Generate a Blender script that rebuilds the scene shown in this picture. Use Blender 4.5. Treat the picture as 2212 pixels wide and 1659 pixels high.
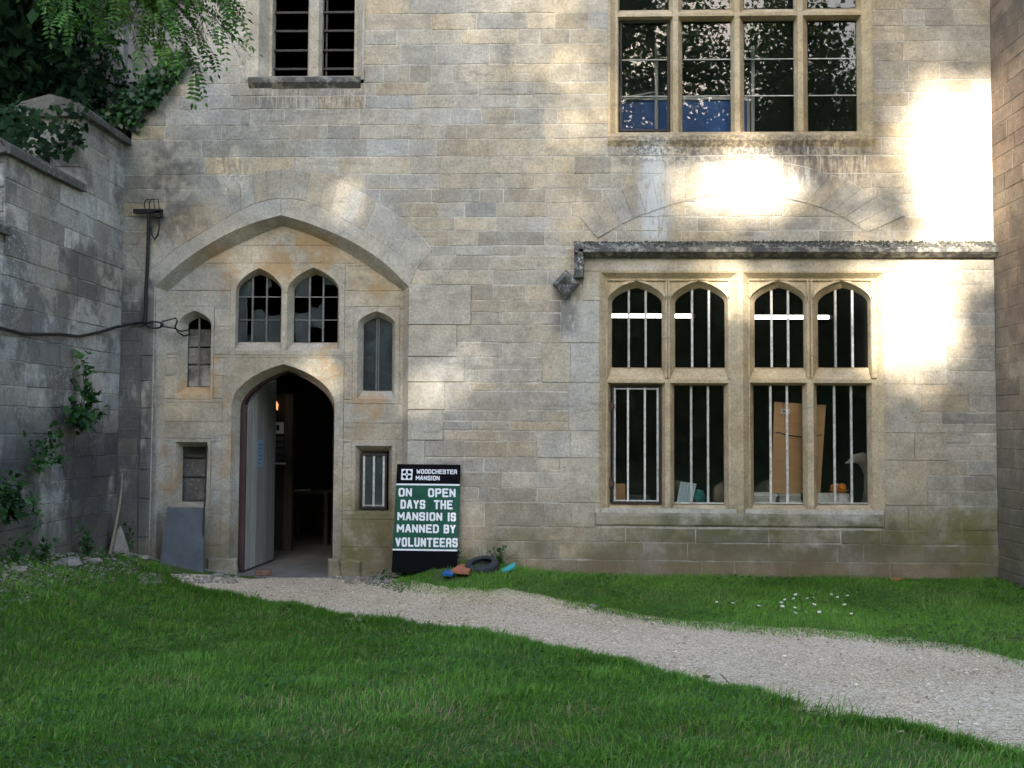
import bpy, math, random
import numpy as np
from mathutils import Vector, Matrix, Euler

random.seed(7); rng = np.random.default_rng(11)
for o in list(bpy.data.objects): bpy.data.objects.remove(o)
scene = bpy.context.scene
COL = scene.collection
rad = math.radians

# ------------------------------------------------------------------ camera
IW, IH, F = 2212.0, 1659.0, 2170.0
CAM = Vector((0.38, -11.1, 1.66))
YAW, PITCH, ROLL = rad(2.0), rad(2.57), rad(0.35)
CR = (Matrix.Rotation(YAW, 3, 'Z') @ Matrix.Rotation(math.pi/2 + PITCH, 3, 'X') @ Matrix.Rotation(ROLL, 3, 'Z'))
cd = bpy.data.cameras.new('camera'); cam = bpy.data.objects.new('camera', cd); COL.objects.link(cam)
cam.matrix_world = Matrix.Translation(CAM) @ CR.to_4x4()
cd.sensor_width = 36; cd.lens = 36*F/IW; cd.clip_end = 2000; cd.clip_start = 0.05
scene.camera = cam
# ------------------------------------------------------------------ world, sun, exposure
SUN_EL, SUN_AZ = rad(22), rad(5)          # azimuth: degrees to the left of straight behind the camera
SUN = Vector((-math.sin(SUN_AZ)*math.cos(SUN_EL), -math.cos(SUN_AZ)*math.cos(SUN_EL), math.sin(SUN_EL)))
world = bpy.data.worlds.new('World'); scene.world = world; world.use_nodes = True
wt = world.node_tree; wt.nodes.clear()
sky = wt.nodes.new('ShaderNodeTexSky'); sky.sky_type = 'NISHITA'; sky.sun_disc = False
sky.sun_elevation = SUN_EL
sky.sun_rotation = math.atan2(SUN.x, SUN.y)
sky.air_density = 1.0; sky.dust_density = 1.4; sky.ozone_density = 0.9
bg = wt.nodes.new('ShaderNodeBackground'); bg.inputs['Strength'].default_value = 0.13
wo = wt.nodes.new('ShaderNodeOutputWorld')
wt.links.new(sky.outputs[0], bg.inputs[0]); wt.links.new(bg.outputs[0], wo.inputs[0])
sl = bpy.data.lights.new('sun', 'SUN'); sl.energy = 4.3; sl.angle = rad(0.55); sl.color = (1, .93, .80)
so = bpy.data.objects.new('sun', sl); COL.objects.link(so)
so.rotation_euler = SUN.to_track_quat('Z', 'Y').to_euler()
scene.view_settings.view_transform = 'Standard'; scene.view_settings.look = 'None'
scene.view_settings.gamma = 1; scene.view_settings.use_curve_mapping = False
scene.view_settings.exposure = 2.3
scene.cycles.max_bounces=7; scene.cycles.diffuse_bounces=3; scene.cycles.glossy_bounces=3; scene.cycles.transparent_max_bounces=10; scene.cycles.transmission_bounces=4
scene.render.engine = 'CYCLES'
scene.render.resolution_x, scene.render.resolution_y = 1024, 768

# ------------------------------------------------------------------ pixel helpers (survey the wall from the photograph)
def ray(u, v):
    return CR @ Vector(((u-IW/2)/F, -(v-IH/2)/F, -1))
def W(u, v, y=0.0):
    d = ray(u, v); t = (y-CAM.y)/d.y
    return CAM.x+d.x*t, CAM.z+d.z*t
def W3(u, v, y=0.0):
    x, z = W(u, v, y); return Vector((x, y, z))
def G(u, v, z=0.0):
    d = ray(u, v); t = (z-CAM.z)/d.z
    return Vector((CAM.x+d.x*t, CAM.y+d.y*t, z))
def WX(u, v, x):
    d = ray(u, v); t = (x-CAM.x)/d.x
    return CAM+d*t
def R(u0, v0, u1, v1, y=0.0):
    a = W(u0, v0, y); b = W(u1, v0, y); c = W(u0, v1, y); d = W(u1, v1, y)
    return (a[0]+c[0])/2, (c[1]+d[1])/2, (b[0]+d[0])/2, (a[1]+b[1])/2   # x0,z0,x1,z1
def X(u, v=800, y=0): return W(u, v, y)[0]
def Z(v, u=1050, y=0): return W(u, v, y)[1]
def lerp(a, b, t): return a+(b-a)*t

# ------------------------------------------------------------------ mesh builder
class Frame:
    def __init__(s, o, u, v, n): s.o, s.u, s.v, s.n = Vector(o), Vector(u), Vector(v), Vector(n)
    def p(s, a, b, d=0): return s.o+s.u*a+s.v*b+s.n*d
FA = Frame((0,0,0), (1,0,0), (0,0,1), (0,-1,0))
class MB:
    def __init__(s): s.v=[]; s.f=[]; s.c=[]; s.m=[]
    def add(s, vs, fs, tint=(.5,.5,0), mi=0):
        b=len(s.v); s.v += [tuple(x) for x in vs]; s.f += [[i+b for i in f] for f in fs]
        s.c += [tint]*len(vs); s.m += [mi]*len(fs)
    def box(s, x0,x1,y0,y1,z0,z1, tint=(.5,.5,0), mi=0, M=None):
        vs=[Vector((x,y,z)) for x in (x0,x1) for y in (y0,y1) for z in (z0,z1)]
        if M is not None: vs=[M@v for v in vs]
        s.add(vs, [(0,1,3,2),(4,6,7,5),(0,4,5,1),(2,3,7,6),(0,2,6,4),(1,5,7,3)], tint, mi)
    def tube(s, pts, r, n=8, tint=(.5,.5,0), cap=True, mi=0):
        pts=[Vector(p) for p in pts]; N=len(pts)
        if not hasattr(r,'__len__'): r=[r]*N
        vs=[]; prev=None
        for i,p in enumerate(pts):
            t=(pts[min(i+1,N-1)]-pts[max(i-1,0)]).normalized()
            if prev is None:
                a=t.cross(Vector((0,0,1)) if abs(t.z)<.9 else Vector((1,0,0))).normalized()
            else: a=(prev-t*prev.dot(t)).normalized()
            prev=a; b=t.cross(a)
            for k in range(n):
                th=2*math.pi*k/n; vs.append(p+(a*math.cos(th)+b*math.sin(th))*r[i])
        fs=[]
        for i in range(N-1):
            for k in range(n):
                k2=(k+1)%n; fs.append((i*n+k,i*n+k2,(i+1)*n+k2,(i+1)*n+k))
        if cap: fs.append(tuple(range(n))[::-1]); fs.append(tuple((N-1)*n+k for k in range(n)))
        s.add(vs, fs, tint, mi)
    def build(s, name, mat, parent=None, smooth=False, kind=None, label=None, cat=None, group=None):
        off=Vector((0,0,0)); p=parent
        while p is not None: off+=p.location; p=p.parent
        me=bpy.data.meshes.new(name)
        me.from_pydata([(a-off.x,b-off.y,c-off.z) for a,b,c in s.v],[],s.f)
        mats = mat if isinstance(mat,(list,tuple)) else [mat]
        for m in mats: me.materials.append(m)
        if len(mats)>1: me.polygons.foreach_set('material_index', s.m)
        at=me.color_attributes.new('tint','FLOAT_COLOR','POINT')
        arr=np.ones((len(s.v),4),np.float32); arr[:,:3]=np.array(s.c,np.float32); at.data.foreach_set('color',arr.ravel())
        if smooth: me.polygons.foreach_set('use_smooth',[True]*len(me.polygons))
        me.update()
        o=bpy.data.objects.new(name,me); COL.objects.link(o)
        if parent: o.parent=parent
        return tag(o,label,cat,group,kind)
def tag(o,label=None,cat=None,group=None,kind=None):
    if label: o['label']=label
    if cat: o['category']=cat
    if group: o['group']=group
    if kind: o['kind']=kind
    return o
def thing(name,label,cat,loc,group=None):
    o=bpy.data.objects.new(name,None); COL.objects.link(o); o.location=loc; o.empty_display_size=.1
    return tag(o,label,cat,group)
def npmesh(name, verts, faces, mat, tint=None, parent=None, smooth=False, kind=None, **kw):
    """fast mesh from numpy arrays; faces (N,k)"""
    off=np.zeros(3); p=parent
    while p is not None: off+=np.array(p.location); p=p.parent
    verts=(np.asarray(verts,np.float32)-off.astype(np.float32)); faces=np.asarray(faces,np.int32)
    me=bpy.data.meshes.new(name); n,k=faces.shape
    me.vertices.add(len(verts)); me.vertices.foreach_set('co',verts.ravel())
    me.loops.add(n*k); me.loops.foreach_set('vertex_index',faces.ravel())
    me.polygons.add(n); me.polygons.foreach_set('loop_start',np.arange(0,n*k,k,dtype=np.int32))
    me.materials.append(mat)
    at=me.color_attributes.new('tint','FLOAT_COLOR','POINT')
    arr=np.ones((len(verts),4),np.float32)
    if tint is not None: arr[:,:tint.shape[1]]=tint
    at.data.foreach_set('color',arr.ravel())
    me.update(calc_edges=True)
    if smooth: me.polygons.foreach_set('use_smooth',np.ones(n,bool))
    o=bpy.data.objects.new(name,me); COL.objects.link(o)
    if parent: o.parent=parent
    return tag(o,kw.get('label'),kw.get('cat'),kw.get('group'),kind)

def block(mb, fr, poly, df, db, ch=.007, wob=.004, seg=.14, tint=(.5,.5,0), tilt=.006):
    pts=[]; n=len(poly)
    for i in range(n):
        a=poly[i]; b=poly[(i+1)%n]; L=math.hypot(b[0]-a[0],b[1]-a[1]); k=max(1,min(4,int(L/seg)))
        for j in range(k):
            t=j/k
            pts.append((lerp(a[0],b[0],t)+random.uniform(-wob,wob), lerp(a[1],b[1],t)+random.uniform(-wob,wob), j==0))
    N=len(pts); cx=sum(p[0] for p in pts)/N; cz=sum(p[1] for p in pts)/N
    tx=random.uniform(-tilt,tilt); tz=random.uniform(-tilt,tilt)
    rim=[]; ins=[]; back=[]
    for i,p in enumerate(pts):
        q=pts[i-1]; r=pts[(i+1)%N]
        tx_,tz_=r[0]-q[0],r[1]-q[1]; l=math.hypot(tx_,tz_) or 1
        nx,nz=-tz_/l,tx_/l; m=ch*random.uniform(.7,1.5)*(1.7 if p[2] else 1)
        d=df+tx*(p[0]-cx)+tz*(p[1]-cz)
        ins.append(fr.p(p[0]+nx*m,p[1]+nz*m,d)); rim.append(fr.p(p[0],p[1],d-ch*.9)); back.append(fr.p(p[0],p[1],db))
    fs=[tuple(range(N))]
    for i in range(N):
        j=(i+1)%N
        fs.append((N+i,N+j,j,i)); fs.append((2*N+i,2*N+j,N+j,N+i))
    mb.add(ins+rim+back,fs,tint)
def rtint(dark=.0):
    b=min(1,max(0,random.gauss(.5,.17)-dark)); return (b,random.random(),0.0)

def rect(x0,z0,x1,z1): return [(x0,z0),(x1,z0),(x1,z1),(x0,z1)]
def archg(u,k=.38): return k*(1-u)+(1-k)*math.sqrt(max(0,1-u*u))
def outline(x0,x1,zb,zs,za=None,n=13,k=.38):
    """bottom-left, bottom-right, right spring, arch..., left spring"""
    pts=[(x0,zb),(x1,zb),(x1,zs)]
    if za is not None:
        c=(x0+x1)/2; w=(x1-x0)/2
        for i in range(1,n):
            t=math.pi*i/n if n%2==0 else math.pi*i/n
            x=math.cos(t); pts.append((c+w*x, zs+(za-zs)*archg(abs(x),k)))
    pts.append((x0,zs)); return pts
def archtop(x,x0,x1,zs,za,k=.38):
    if za is None: return zs
    c=(x0+x1)/2; w=(x1-x0)/2; return zs+(za-zs)*archg(min(1,abs(x-c)/w),k)
def plate(mb, fr, rc, out, d, tint=(.5,.5,0)):
    """front plate between rectangle rc and opening outline"""
    x0,z0,x1,z1=rc; n=len(out)
    outer=[(x0,z0),(x1,z0),(x1,out[2][1])]+[(p[0],z1) for p in out[3:-1]]+[(x0,out[-1][1])]
    if n==4: outer=[(x0,z0),(x1,z0),(x1,z1),(x0,z1)]
    vs=[fr.p(a,b,d) for a,b in out]+[fr.p(a,b,d) for a,b in outer]; fs=[]
    cr=len(vs); vs+= [fr.p(x1,z1,d),fr.p(x0,z1,d)]
    for i in range(n):
        j=(i+1)%n
        if n>4 and i==2: fs.append((i,n+i,cr,n+j,j))
        elif n>4 and j==n-1: fs.append((i,n+i,cr+1,n+j,j))
        else: fs.append((i,n+i,n+j,j))
    mb.add(vs,fs,tint)
def splay(mb, fr, oF, dF, oB, dB, tint=(.5,.5,0)):
    n=len(oF); vs=[fr.p(a,b,dF) for a,b in oF]+[fr.p(a,b,dB) for a,b in oB]
    mb.add(vs,[(i,(i+1)%n,n+(i+1)%n,n+i) for i in range(n)],tint)
def smooth_poly(pts, N):
    """resample a polyline (Catmull-Rom) to N points"""
    P=[Vector((a,b)) for a,b in pts]; P=[P[0]*2-P[1]]+P+[P[-1]*2-P[-2]]; out=[]
    for i in range(1,len(P)-2):
        for k in range(12):
            t=k/12; a,b,c,d=P[i-1],P[i],P[i+1],P[i+2]
            out.append(.5*((2*b)+(c-a)*t+(2*a-5*b+4*c-d)*t*t+(3*b-a-3*c+d)*t**3))
    out.append(P[-2]); L=[0]
    for a,b in zip(out,out[1:]): L.append(L[-1]+(b-a).length)
    res=[]; j=0
    for i in range(N):
        s=L[-1]*i/(N-1)
        while j<len(L)-2 and L[j+1]<s: j+=1
        t=(s-L[j])/max(1e-9,L[j+1]-L[j]); res.append(out[j].lerp(out[j+1],min(1,t)))
    return [(p.x,p.y) for p in res]

# ------------------------------------------------------------------ materials
def new_mat(name):
    m=bpy.data.materials.new(name); m.use_nodes=True; nt=m.node_tree; nt.nodes.clear(); return m,nt
def nd(nt,t,ins=None,**props):
    n=nt.nodes.new(t)
    for k,v in props.items(): setattr(n,k,v)
    for k,v in (ins or {}).items():
        s=n.inputs[k]
        if isinstance(v,bpy.types.NodeSocket): nt.links.new(v,s)
        elif isinstance(v,bpy.types.Node): nt.links.new(v.outputs[0],s)
        else: s.default_value=v
    return n
def c4(c): return (c[0],c[1],c[2],1)
def mth(nt,op,a,b=0.0,c=0.0): 
    return nd(nt,'ShaderNodeMath',{0:a,1:b,2:c},operation=op)
def mix(nt,f,a,b,blend='MIX'):
    n=nt.nodes.new('ShaderNodeMix'); n.data_type='RGBA'; n.blend_type=blend; n.clamp_factor=True
    for idx,v in ((0,f),(6,a),(7,b)):
        s=n.inputs[idx]
        if isinstance(v,bpy.types.NodeSocket): nt.links.new(v,s)
        elif isinstance(v,(int,float)): s.default_value=v if idx==0 else (v,v,v,1)
        else: s.default_value=c4(v)
    return n.outputs[2]
def noise(nt,vec,scale,detail=4,rough=.6,stretch=None,seed=0):
    if stretch or seed:
        vec=nd(nt,'ShaderNodeMapping',{'Vector':vec,'Scale':stretch or (1,1,1),'Location':(seed*3.1,seed*1.7,seed*2.3)}).outputs[0]
    return nd(nt,'ShaderNodeTexNoise',{'Vector':vec,'Scale':scale,'Detail':detail,'Roughness':rough}).outputs[0]
def ramp(nt,v,a,b,lo=0.0,hi=1.0,smooth=True):
    return nd(nt,'ShaderNodeMapRange',{'Value':v,'From Min':a,'From Max':b,'To Min':lo,'To Max':hi},interpolation_type='SMOOTHSTEP' if smooth else 'LINEAR').outputs[0]
def out(nt,sh): nd(nt,'ShaderNodeOutputMaterial',{'Surface':sh})
def bump(nt,h,strength=.4,dist=.01): return nd(nt,'ShaderNodeBump',{'Height':h,'Strength':strength,'Distance':dist}).outputs[0]
def pbsdf(nt,**k):
    ins={}
    for a,b in k.items():
        key={'color':'Base Color','rough':'Roughness','normal':'Normal','spec':'Specular IOR Level','metal':'Metallic'}[a]
        ins[key]=c4(b) if isinstance(b,tuple) else b
    return nd(nt,'ShaderNodeBsdfPrincipled',ins).outputs[0]
def boxmask(nt,x,z,x0,x1,z0,z1,s=.15):
    m=mth(nt,'MULTIPLY',ramp(nt,x,x0-s,x0+s),ramp(nt,x,x1+s,x1-s)).outputs[0]
    m2=mth(nt,'MULTIPLY',ramp(nt,z,z0-s,z0+s),ramp(nt,z,z1+s,z1-s)).outputs[0]
    return mth(nt,'MULTIPLY',m,m2).outputs[0]

def stone_mat(name, warm, grey, algae=.7, lichen=.35, tool=.5, stains=(), redbase=0, contrast=1.0, darkpatch=0.0, ochre=None, bumps=.5, dscale=1.5, dthr=.5):
    m,nt=new_mat(name)
    pos=nd(nt,'ShaderNodeNewGeometry').outputs['Position']
    sx=nd(nt,'ShaderNodeSeparateXYZ',{0:pos}); px,py,pz=sx.outputs
    at=nd(nt,'ShaderNodeAttribute',attribute_name='tint')
    ts=nd(nt,'ShaderNodeSeparateColor',{0:at.outputs['Color']}); tb,th,td=ts.outputs
    n1=noise(nt,pos,.9,3,.6); n2=noise(nt,pos,5,4,.7,seed=2); n3=noise(nt,pos,34,4,.75,seed=3)
    hue=mth(nt,'ADD',mth(nt,'MULTIPLY',th,.55).outputs[0],mth(nt,'MULTIPLY',ramp(nt,n1,.35,.65),.45).outputs[0]).outputs[0]
    col=mix(nt,hue,warm,grey)
    b=mth(nt,'MULTIPLY_ADD',tb,.55*contrast,1-.275*contrast).outputs[0]
    b=mth(nt,'MULTIPLY',b,ramp(nt,n1,.3,.7,.86,1.12,False)).outputs[0]
    b=mth(nt,'MULTIPLY',b,ramp(nt,n2,.28,.72,.74,1.2,False)).outputs[0]
    b=mth(nt,'MULTIPLY',b,ramp(nt,n3,.28,.68,.73,1.17,False)).outputs[0]
    cmb=nd(nt,'ShaderNodeCombineColor',{0:b,1:b,2:b}).outputs[0]
    col=mix(nt,1.0,col,cmb,'MULTIPLY')
    # bedding veins and dark pits
    vein=noise(nt,pos,2.2,3,.7,stretch=(.7,1,5),seed=5)
    col=mix(nt,ramp(nt,vein,.56,.72,0,.35),col,(.16,.15,.13))
    pit=noise(nt,pos,60,2,.6,seed=8)
    col=mix(nt,ramp(nt,pit,.62,.70,0,.6),col,(.10,.09,.075))
    if darkpatch:
        dpn=noise(nt,pos,dscale,4,.7,seed=12)
        col=mix(nt,ramp(nt,dpn,dthr-.06,dthr+.06,0,darkpatch),col,(.085,.08,.078))
    if ochre:
        on=noise(nt,pos,1.6,3,.62,seed=6)
        col=mix(nt,ramp(nt,on,.52,.68,0,ochre),col,(.40,.22,.07))
    if lichen:
        ln=noise(nt,pos,26,2,.75,seed=4); lg=noise(nt,pos,1.1,2,.6,seed=9)
        lm=mth(nt,'MULTIPLY',ramp(nt,ln,.56,.68),ramp(nt,lg,.45,.65,0,lichen)).outputs[0]
        col=mix(nt,lm,col,(.55,.55,.52))
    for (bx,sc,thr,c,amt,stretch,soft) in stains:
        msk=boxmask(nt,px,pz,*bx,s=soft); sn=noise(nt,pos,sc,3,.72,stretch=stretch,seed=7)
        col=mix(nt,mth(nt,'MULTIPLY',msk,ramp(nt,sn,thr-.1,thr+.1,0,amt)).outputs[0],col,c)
    if algae:
        an=noise(nt,pos,2.1,3,.68,seed=1); hz=ramp(nt,pz,1.25,.05)
        am=mth(nt,'MULTIPLY',hz,ramp(nt,an,.38,.68,0,algae)).outputs[0]
        col=mix(nt,am,col,(.135,.13,.045))
        col=mix(nt,mth(nt,'MULTIPLY',ramp(nt,pz,.9,.15,0,.55),ramp(nt,n1,.3,.6)).outputs[0],col,(.16,.13,.09))
    if redbase:
        col=mix(nt,mth(nt,'MULTIPLY',ramp(nt,mth(nt,'ADD',pz,mth(nt,'MULTIPLY',n1,-.5).outputs[0]).outputs[0],.18,-.12),redbase).outputs[0],col,(.24,.155,.10))
    # tooling + grain relief
    tl=noise(nt,pos,1.0,2,.6,stretch=(70,70,9),seed=2)
    h=mth(nt,'ADD',mth(nt,'MULTIPLY',n3,.7).outputs[0],mth(nt,'MULTIPLY',tl,tool).outputs[0]).outputs[0]
    h=mth(nt,'ADD',h,mth(nt,'MULTIPLY',n2,.8).outputs[0]).outputs[0]
    out(nt,pbsdf(nt,color=col,rough=.92,spec=.18,normal=bump(nt,h,bumps,.012)))
    return m
def plain(name,c,rough=.7,var=.25,scale=12,metal=0,spec=.4,b=.2,stretch=None):
    m,nt=new_mat(name); tc=nd(nt,'ShaderNodeNewGeometry').outputs['Position']
    n=noise(nt,tc,scale,6,.65,stretch=stretch)
    at=nd(nt,'ShaderNodeAttribute',attribute_name='tint'); tb=nd(nt,'ShaderNodeSeparateColor',{0:at.outputs['Color']}).outputs[0]
    v=mth(nt,'MULTIPLY',ramp(nt,n,.25,.75,1-var,1+var,False),mth(nt,'MULTIPLY_ADD',tb,.5,.75).outputs[0]).outputs[0]
    cc=nd(nt,'ShaderNodeCombineColor',{0:v,1:v,2:v}).outputs[0]
    out(nt,pbsdf(nt,color=mix(nt,1.0,c,cc,'MULTIPLY'),rough=rough,metal=metal,spec=spec,normal=bump(nt,n,b,.004)))
    return m
def leaf_mat(name,c1,c2,trans=.35,rough=.5,c3=None,spec=.35):
    m,nt=new_mat(name); at=nd(nt,'ShaderNodeAttribute',attribute_name='tint')
    tb,th,_=nd(nt,'ShaderNodeSeparateColor',{0:at.outputs['Color']}).outputs
    col=mix(nt,tb,c1,c2)
    if c3: col=mix(nt,ramp(nt,th,.86,.95),col,c3)
    d=pbsdf(nt,color=col,rough=rough,spec=spec)
    t=nd(nt,'ShaderNodeBsdfTranslucent',{'Color':col}).outputs[0]
    out(nt,nd(nt,'ShaderNodeMixShader',{0:trans,1:d,2:t}).outputs[0]); return m
def glass_mat(name,dirt=.03,ior=1.75,dirtcol=(.35,.37,.38),wav=.02):
    m,nt=new_mat(name); pos=nd(nt,'ShaderNodeNewGeometry').outputs['Position']
    n=noise(nt,pos,3.0,2,.5); nrm=bump(nt,n,wav,.02)
    fr=nd(nt,'ShaderNodeFresnel',{'IOR':ior,'Normal':nrm}).outputs[0]
    g=nd(nt,'ShaderNodeBsdfGlossy',{'Color':(1,1,1,1),'Roughness':.008,'Normal':nrm}).outputs[0]
    t=nd(nt,'ShaderNodeBsdfTransparent',{'Color':(.93,.96,.95,1)}).outputs[0]
    d=nd(nt,'ShaderNodeBsdfDiffuse',{'Color':c4(dirtcol)}).outputs[0]
    dn=noise(nt,pos,9,6,.7,seed=3)
    t2=nd(nt,'ShaderNodeMixShader',{0:ramp(nt,dn,.3,.75,dirt*.3,dirt*1.7,False),1:t,2:d}).outputs[0]
    out(nt,nd(nt,'ShaderNodeMixShader',{0:fr,1:t2,2:g}).outputs[0]); return m
def emit(name,c,s):
    m,nt=new_mat(name); out(nt,nd(nt,'ShaderNodeEmission',{'Color':c4(c),'Strength':s}).outputs[0]); return m

ux=lambda u,v=700: X(u,v)
XLm=X(262,700)
WARM,GREY=(.51,.41,.275),(.405,.392,.362)
fac_stains=[
 ((ux(1385,400),ux(1440,400),Z(520),Z(300)),9,.42,(.62,.63,.62),.85,(2,1,.35),.10),      # white lichen run below the sill
 ((ux(1325,310),ux(1840,310),Z(352),Z(292)),22,.50,(.11,.10,.09),.75,(1,1,1),.10),        # black speckle under sill
 ((ux(1690,380),ux(1880,380),Z(400),Z(300)),7,.50,(.13,.10,.09),.7,(3,1,.5),.15),
 ((ux(540,230),ux(800,230),Z(240),Z(190)),10,.50,(.12,.11,.10),.6,(3,1,.5),.12),
 ((ux(200,900),ux(338,900),Z(1260),Z(600)),3,.42,(.075,.072,.075),.8,(1,1,.5),.12),       # dark mottling in the left corner
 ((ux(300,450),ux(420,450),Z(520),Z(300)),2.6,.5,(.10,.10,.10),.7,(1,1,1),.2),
 ((ux(1990,1150),ux(2160,1150),Z(1240),Z(1060)),2.6,.48,(.17,.17,.045),.8,(1,1,1),.42),  # green algae in the right corner
 ((ux(1250,1190),ux(2150,1190),-.2,Z(1120)),1.8,.46,(.19,.175,.05),.7,(1,1,1),.15),
 ((ux(1195,660),ux(1250,660),Z(720),Z(630)),6,.42,(.12,.115,.115),.7,(2,1,.6),.08),
 ((ux(1420,1140),ux(1950,1140),Z(1200),Z(1100)),3.0,.45,(.11,.115,.06),.75,(1,1,1),.12),
]
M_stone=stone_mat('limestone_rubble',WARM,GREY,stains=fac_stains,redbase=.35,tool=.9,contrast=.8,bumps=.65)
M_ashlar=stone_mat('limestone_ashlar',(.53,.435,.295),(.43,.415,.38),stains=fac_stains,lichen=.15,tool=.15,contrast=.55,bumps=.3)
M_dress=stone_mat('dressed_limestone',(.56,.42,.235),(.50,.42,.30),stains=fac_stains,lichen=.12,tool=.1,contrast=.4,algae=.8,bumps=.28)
M_tymp=stone_mat('porch_limestone',(.51,.415,.275),(.415,.405,.375),stains=[((X(570,540),X(720,540),Z(600),Z(492)),3.2,.48,(.40,.24,.09),.65,(1,1,1),.15),((X(730,1150),X(850,1150),Z(1240),Z(1080)),3,.42,(.16,.145,.05),.8,(1,1,1),.15)],lichen=.5,ochre=.55,tool=.2,contrast=.7,bumps=.35)
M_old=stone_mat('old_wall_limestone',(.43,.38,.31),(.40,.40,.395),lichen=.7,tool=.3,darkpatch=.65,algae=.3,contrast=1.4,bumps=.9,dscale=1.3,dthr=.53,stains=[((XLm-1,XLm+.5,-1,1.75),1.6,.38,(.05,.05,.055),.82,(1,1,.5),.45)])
M_wing=stone_mat('reddish_wing_stone',(.29,.20,.145),(.25,.21,.15),lichen=.1,algae=.95,tool=.6,contrast=1.1,darkpatch=.4,dthr=.54)
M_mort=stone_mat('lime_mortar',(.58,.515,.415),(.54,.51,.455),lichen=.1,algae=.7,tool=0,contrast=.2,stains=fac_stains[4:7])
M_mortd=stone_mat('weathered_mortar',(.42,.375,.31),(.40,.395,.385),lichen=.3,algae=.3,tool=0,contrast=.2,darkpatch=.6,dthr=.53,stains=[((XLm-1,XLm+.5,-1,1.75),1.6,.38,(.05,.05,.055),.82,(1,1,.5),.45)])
M_hood=stone_mat('mossy_hood_stone',(.27,.24,.17),(.30,.29,.27),lichen=.8,algae=0,darkpatch=.92,tool=0,bumps=.9,dscale=9,dthr=.46)
M_coping=stone_mat('dark_coping_stone',(.17,.155,.13),(.15,.148,.14),lichen=.5,algae=0,darkpatch=.8,tool=0,bumps=.8,dscale=5)
M_moss=leaf_mat('dry_moss',(.035,.035,.022),(.10,.10,.07),.0,.9)
M_slate=plain('blue_grey_slate',(.085,.097,.112),.6,.4,4,b=.25)
M_black=plain('black_paint',(.004,.004,.006),.7,.2,6,spec=.06)
M_green=plain('green_paint',(.008,.075,.045),.6,.35,7,spec=.2)
M_white=plain('white_paint',(.78,.79,.80),.45,.06,20)
M_lead=plain('pale_lead_bar',(.50,.485,.43),.6,.45,22,b=.4)
M_leadd=plain('dull_lead_bar',(.17,.165,.15),.6,.4,30,b=.4)
M_iron=plain('dark_iron',(.035,.028,.026),.6,.4,25)
M_rust=plain('rusty_iron',(.10,.05,.035),.75,.4,25)
M_cable=plain('black_cable',(.014,.014,.015),.5,.2,20)
M_plank=plain('weathered_plank',(.36,.34,.30),.85,.4,3,b=.6,stretch=(16,16,.8))
M_frame=plain('brown_door_frame',(.055,.03,.028),.7,.35,6,stretch=(8,8,1))
M_brick=plain('red_brick',(.17,.095,.07),.9,.4,18,b=.5)
M_terra=plain('terracotta_slab',(.42,.15,.08),.8,.25,10)
M_blue=plain('blue_plastic',(.02,.13,.38),.4,.2,10)
M_teal=plain('teal_plastic',(.04,.30,.31),.4,.2,10)
M_rubber=plain('worn_rubber',(.035,.036,.040),.75,.4,14,b=.4)
M_ply=plain('plywood',(.62,.37,.18),.6,.12,3,b=.05,stretch=(1,1,6))
M_paper=plain('white_paper',(.72,.72,.70),.8,.08,14)
M_bpaper=plain('pale_blue_paper',(.62,.78,.86),.7,.06,9)
M_npaper=plain('blue_notice',(.26,.36,.52),.7,.1,30)
M_orange=plain('orange_plastic',(.75,.27,.03),.4,.1,10)
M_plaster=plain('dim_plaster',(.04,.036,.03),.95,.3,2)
M_floor=plain('dusty_stone_floor',(.17,.155,.14),.9,.3,5,b=.3)
M_board=plain('blue_board',(.012,.11,.42),.5,.15,2)
M_pole=plain('white_pole',(.65,.66,.66),.5,.1,10)
M_statue=plain('grey_plaster_cast',(.55,.53,.48),.85,.2,8)
M_wood=plain('dark_timber',(.10,.075,.05),.8,.3,4,stretch=(8,8,1))
M_bark=plain('bark',(.10,.085,.065),.95,.45,5,b=.9,stretch=(4,4,.6))
M_twig=plain('pale_twig',(.30,.25,.18),.85,.3,20)
M_rock=stone_mat('loose_limestone',(.30,.265,.205),(.27,.255,.23),algae=0,lichen=.3,tool=0,bumps=.7)
M_glass=glass_mat('window_glass',.008,1.5)
M_glassu=glass_mat('old_window_glass',.02,1.6,wav=.008)
M_dglass=glass_mat('grimy_glass',.34,1.7,(.16,.185,.20),.05)
M_tube=emit('fluorescent_tube',(1,.97,.86),4.0)
M_bulb=emit('warm_bulb',(1,.42,.14),.3)
M_leaf=leaf_mat('ash_leaf',(.022,.075,.012),(.10,.24,.034),.4)
M_dleaf=leaf_mat('dark_yew_leaf',(.006,.018,.008),(.02,.052,.016),.15,.75,spec=.12)
M_ivy=leaf_mat('ivy_leaf',(.012,.04,.012),(.035,.10,.025),.15,.35)
M_tree=leaf_mat('beech_leaf',(.04,.09,.02),(.15,.25,.05),.3)
M_weed=leaf_mat('weed_leaf',(.022,.075,.02),(.06,.16,.04),.3)
M_grass=leaf_mat('grass_blade',(.06,.17,.022),(.205,.42,.055),.3,.5,(.38,.32,.15),spec=.25)
M_petal=plain('daisy_petal',(.8,.8,.78),.7,.05); M_yellow=plain('flower_yellow',(.75,.5,.02),.7,.1)

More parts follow.
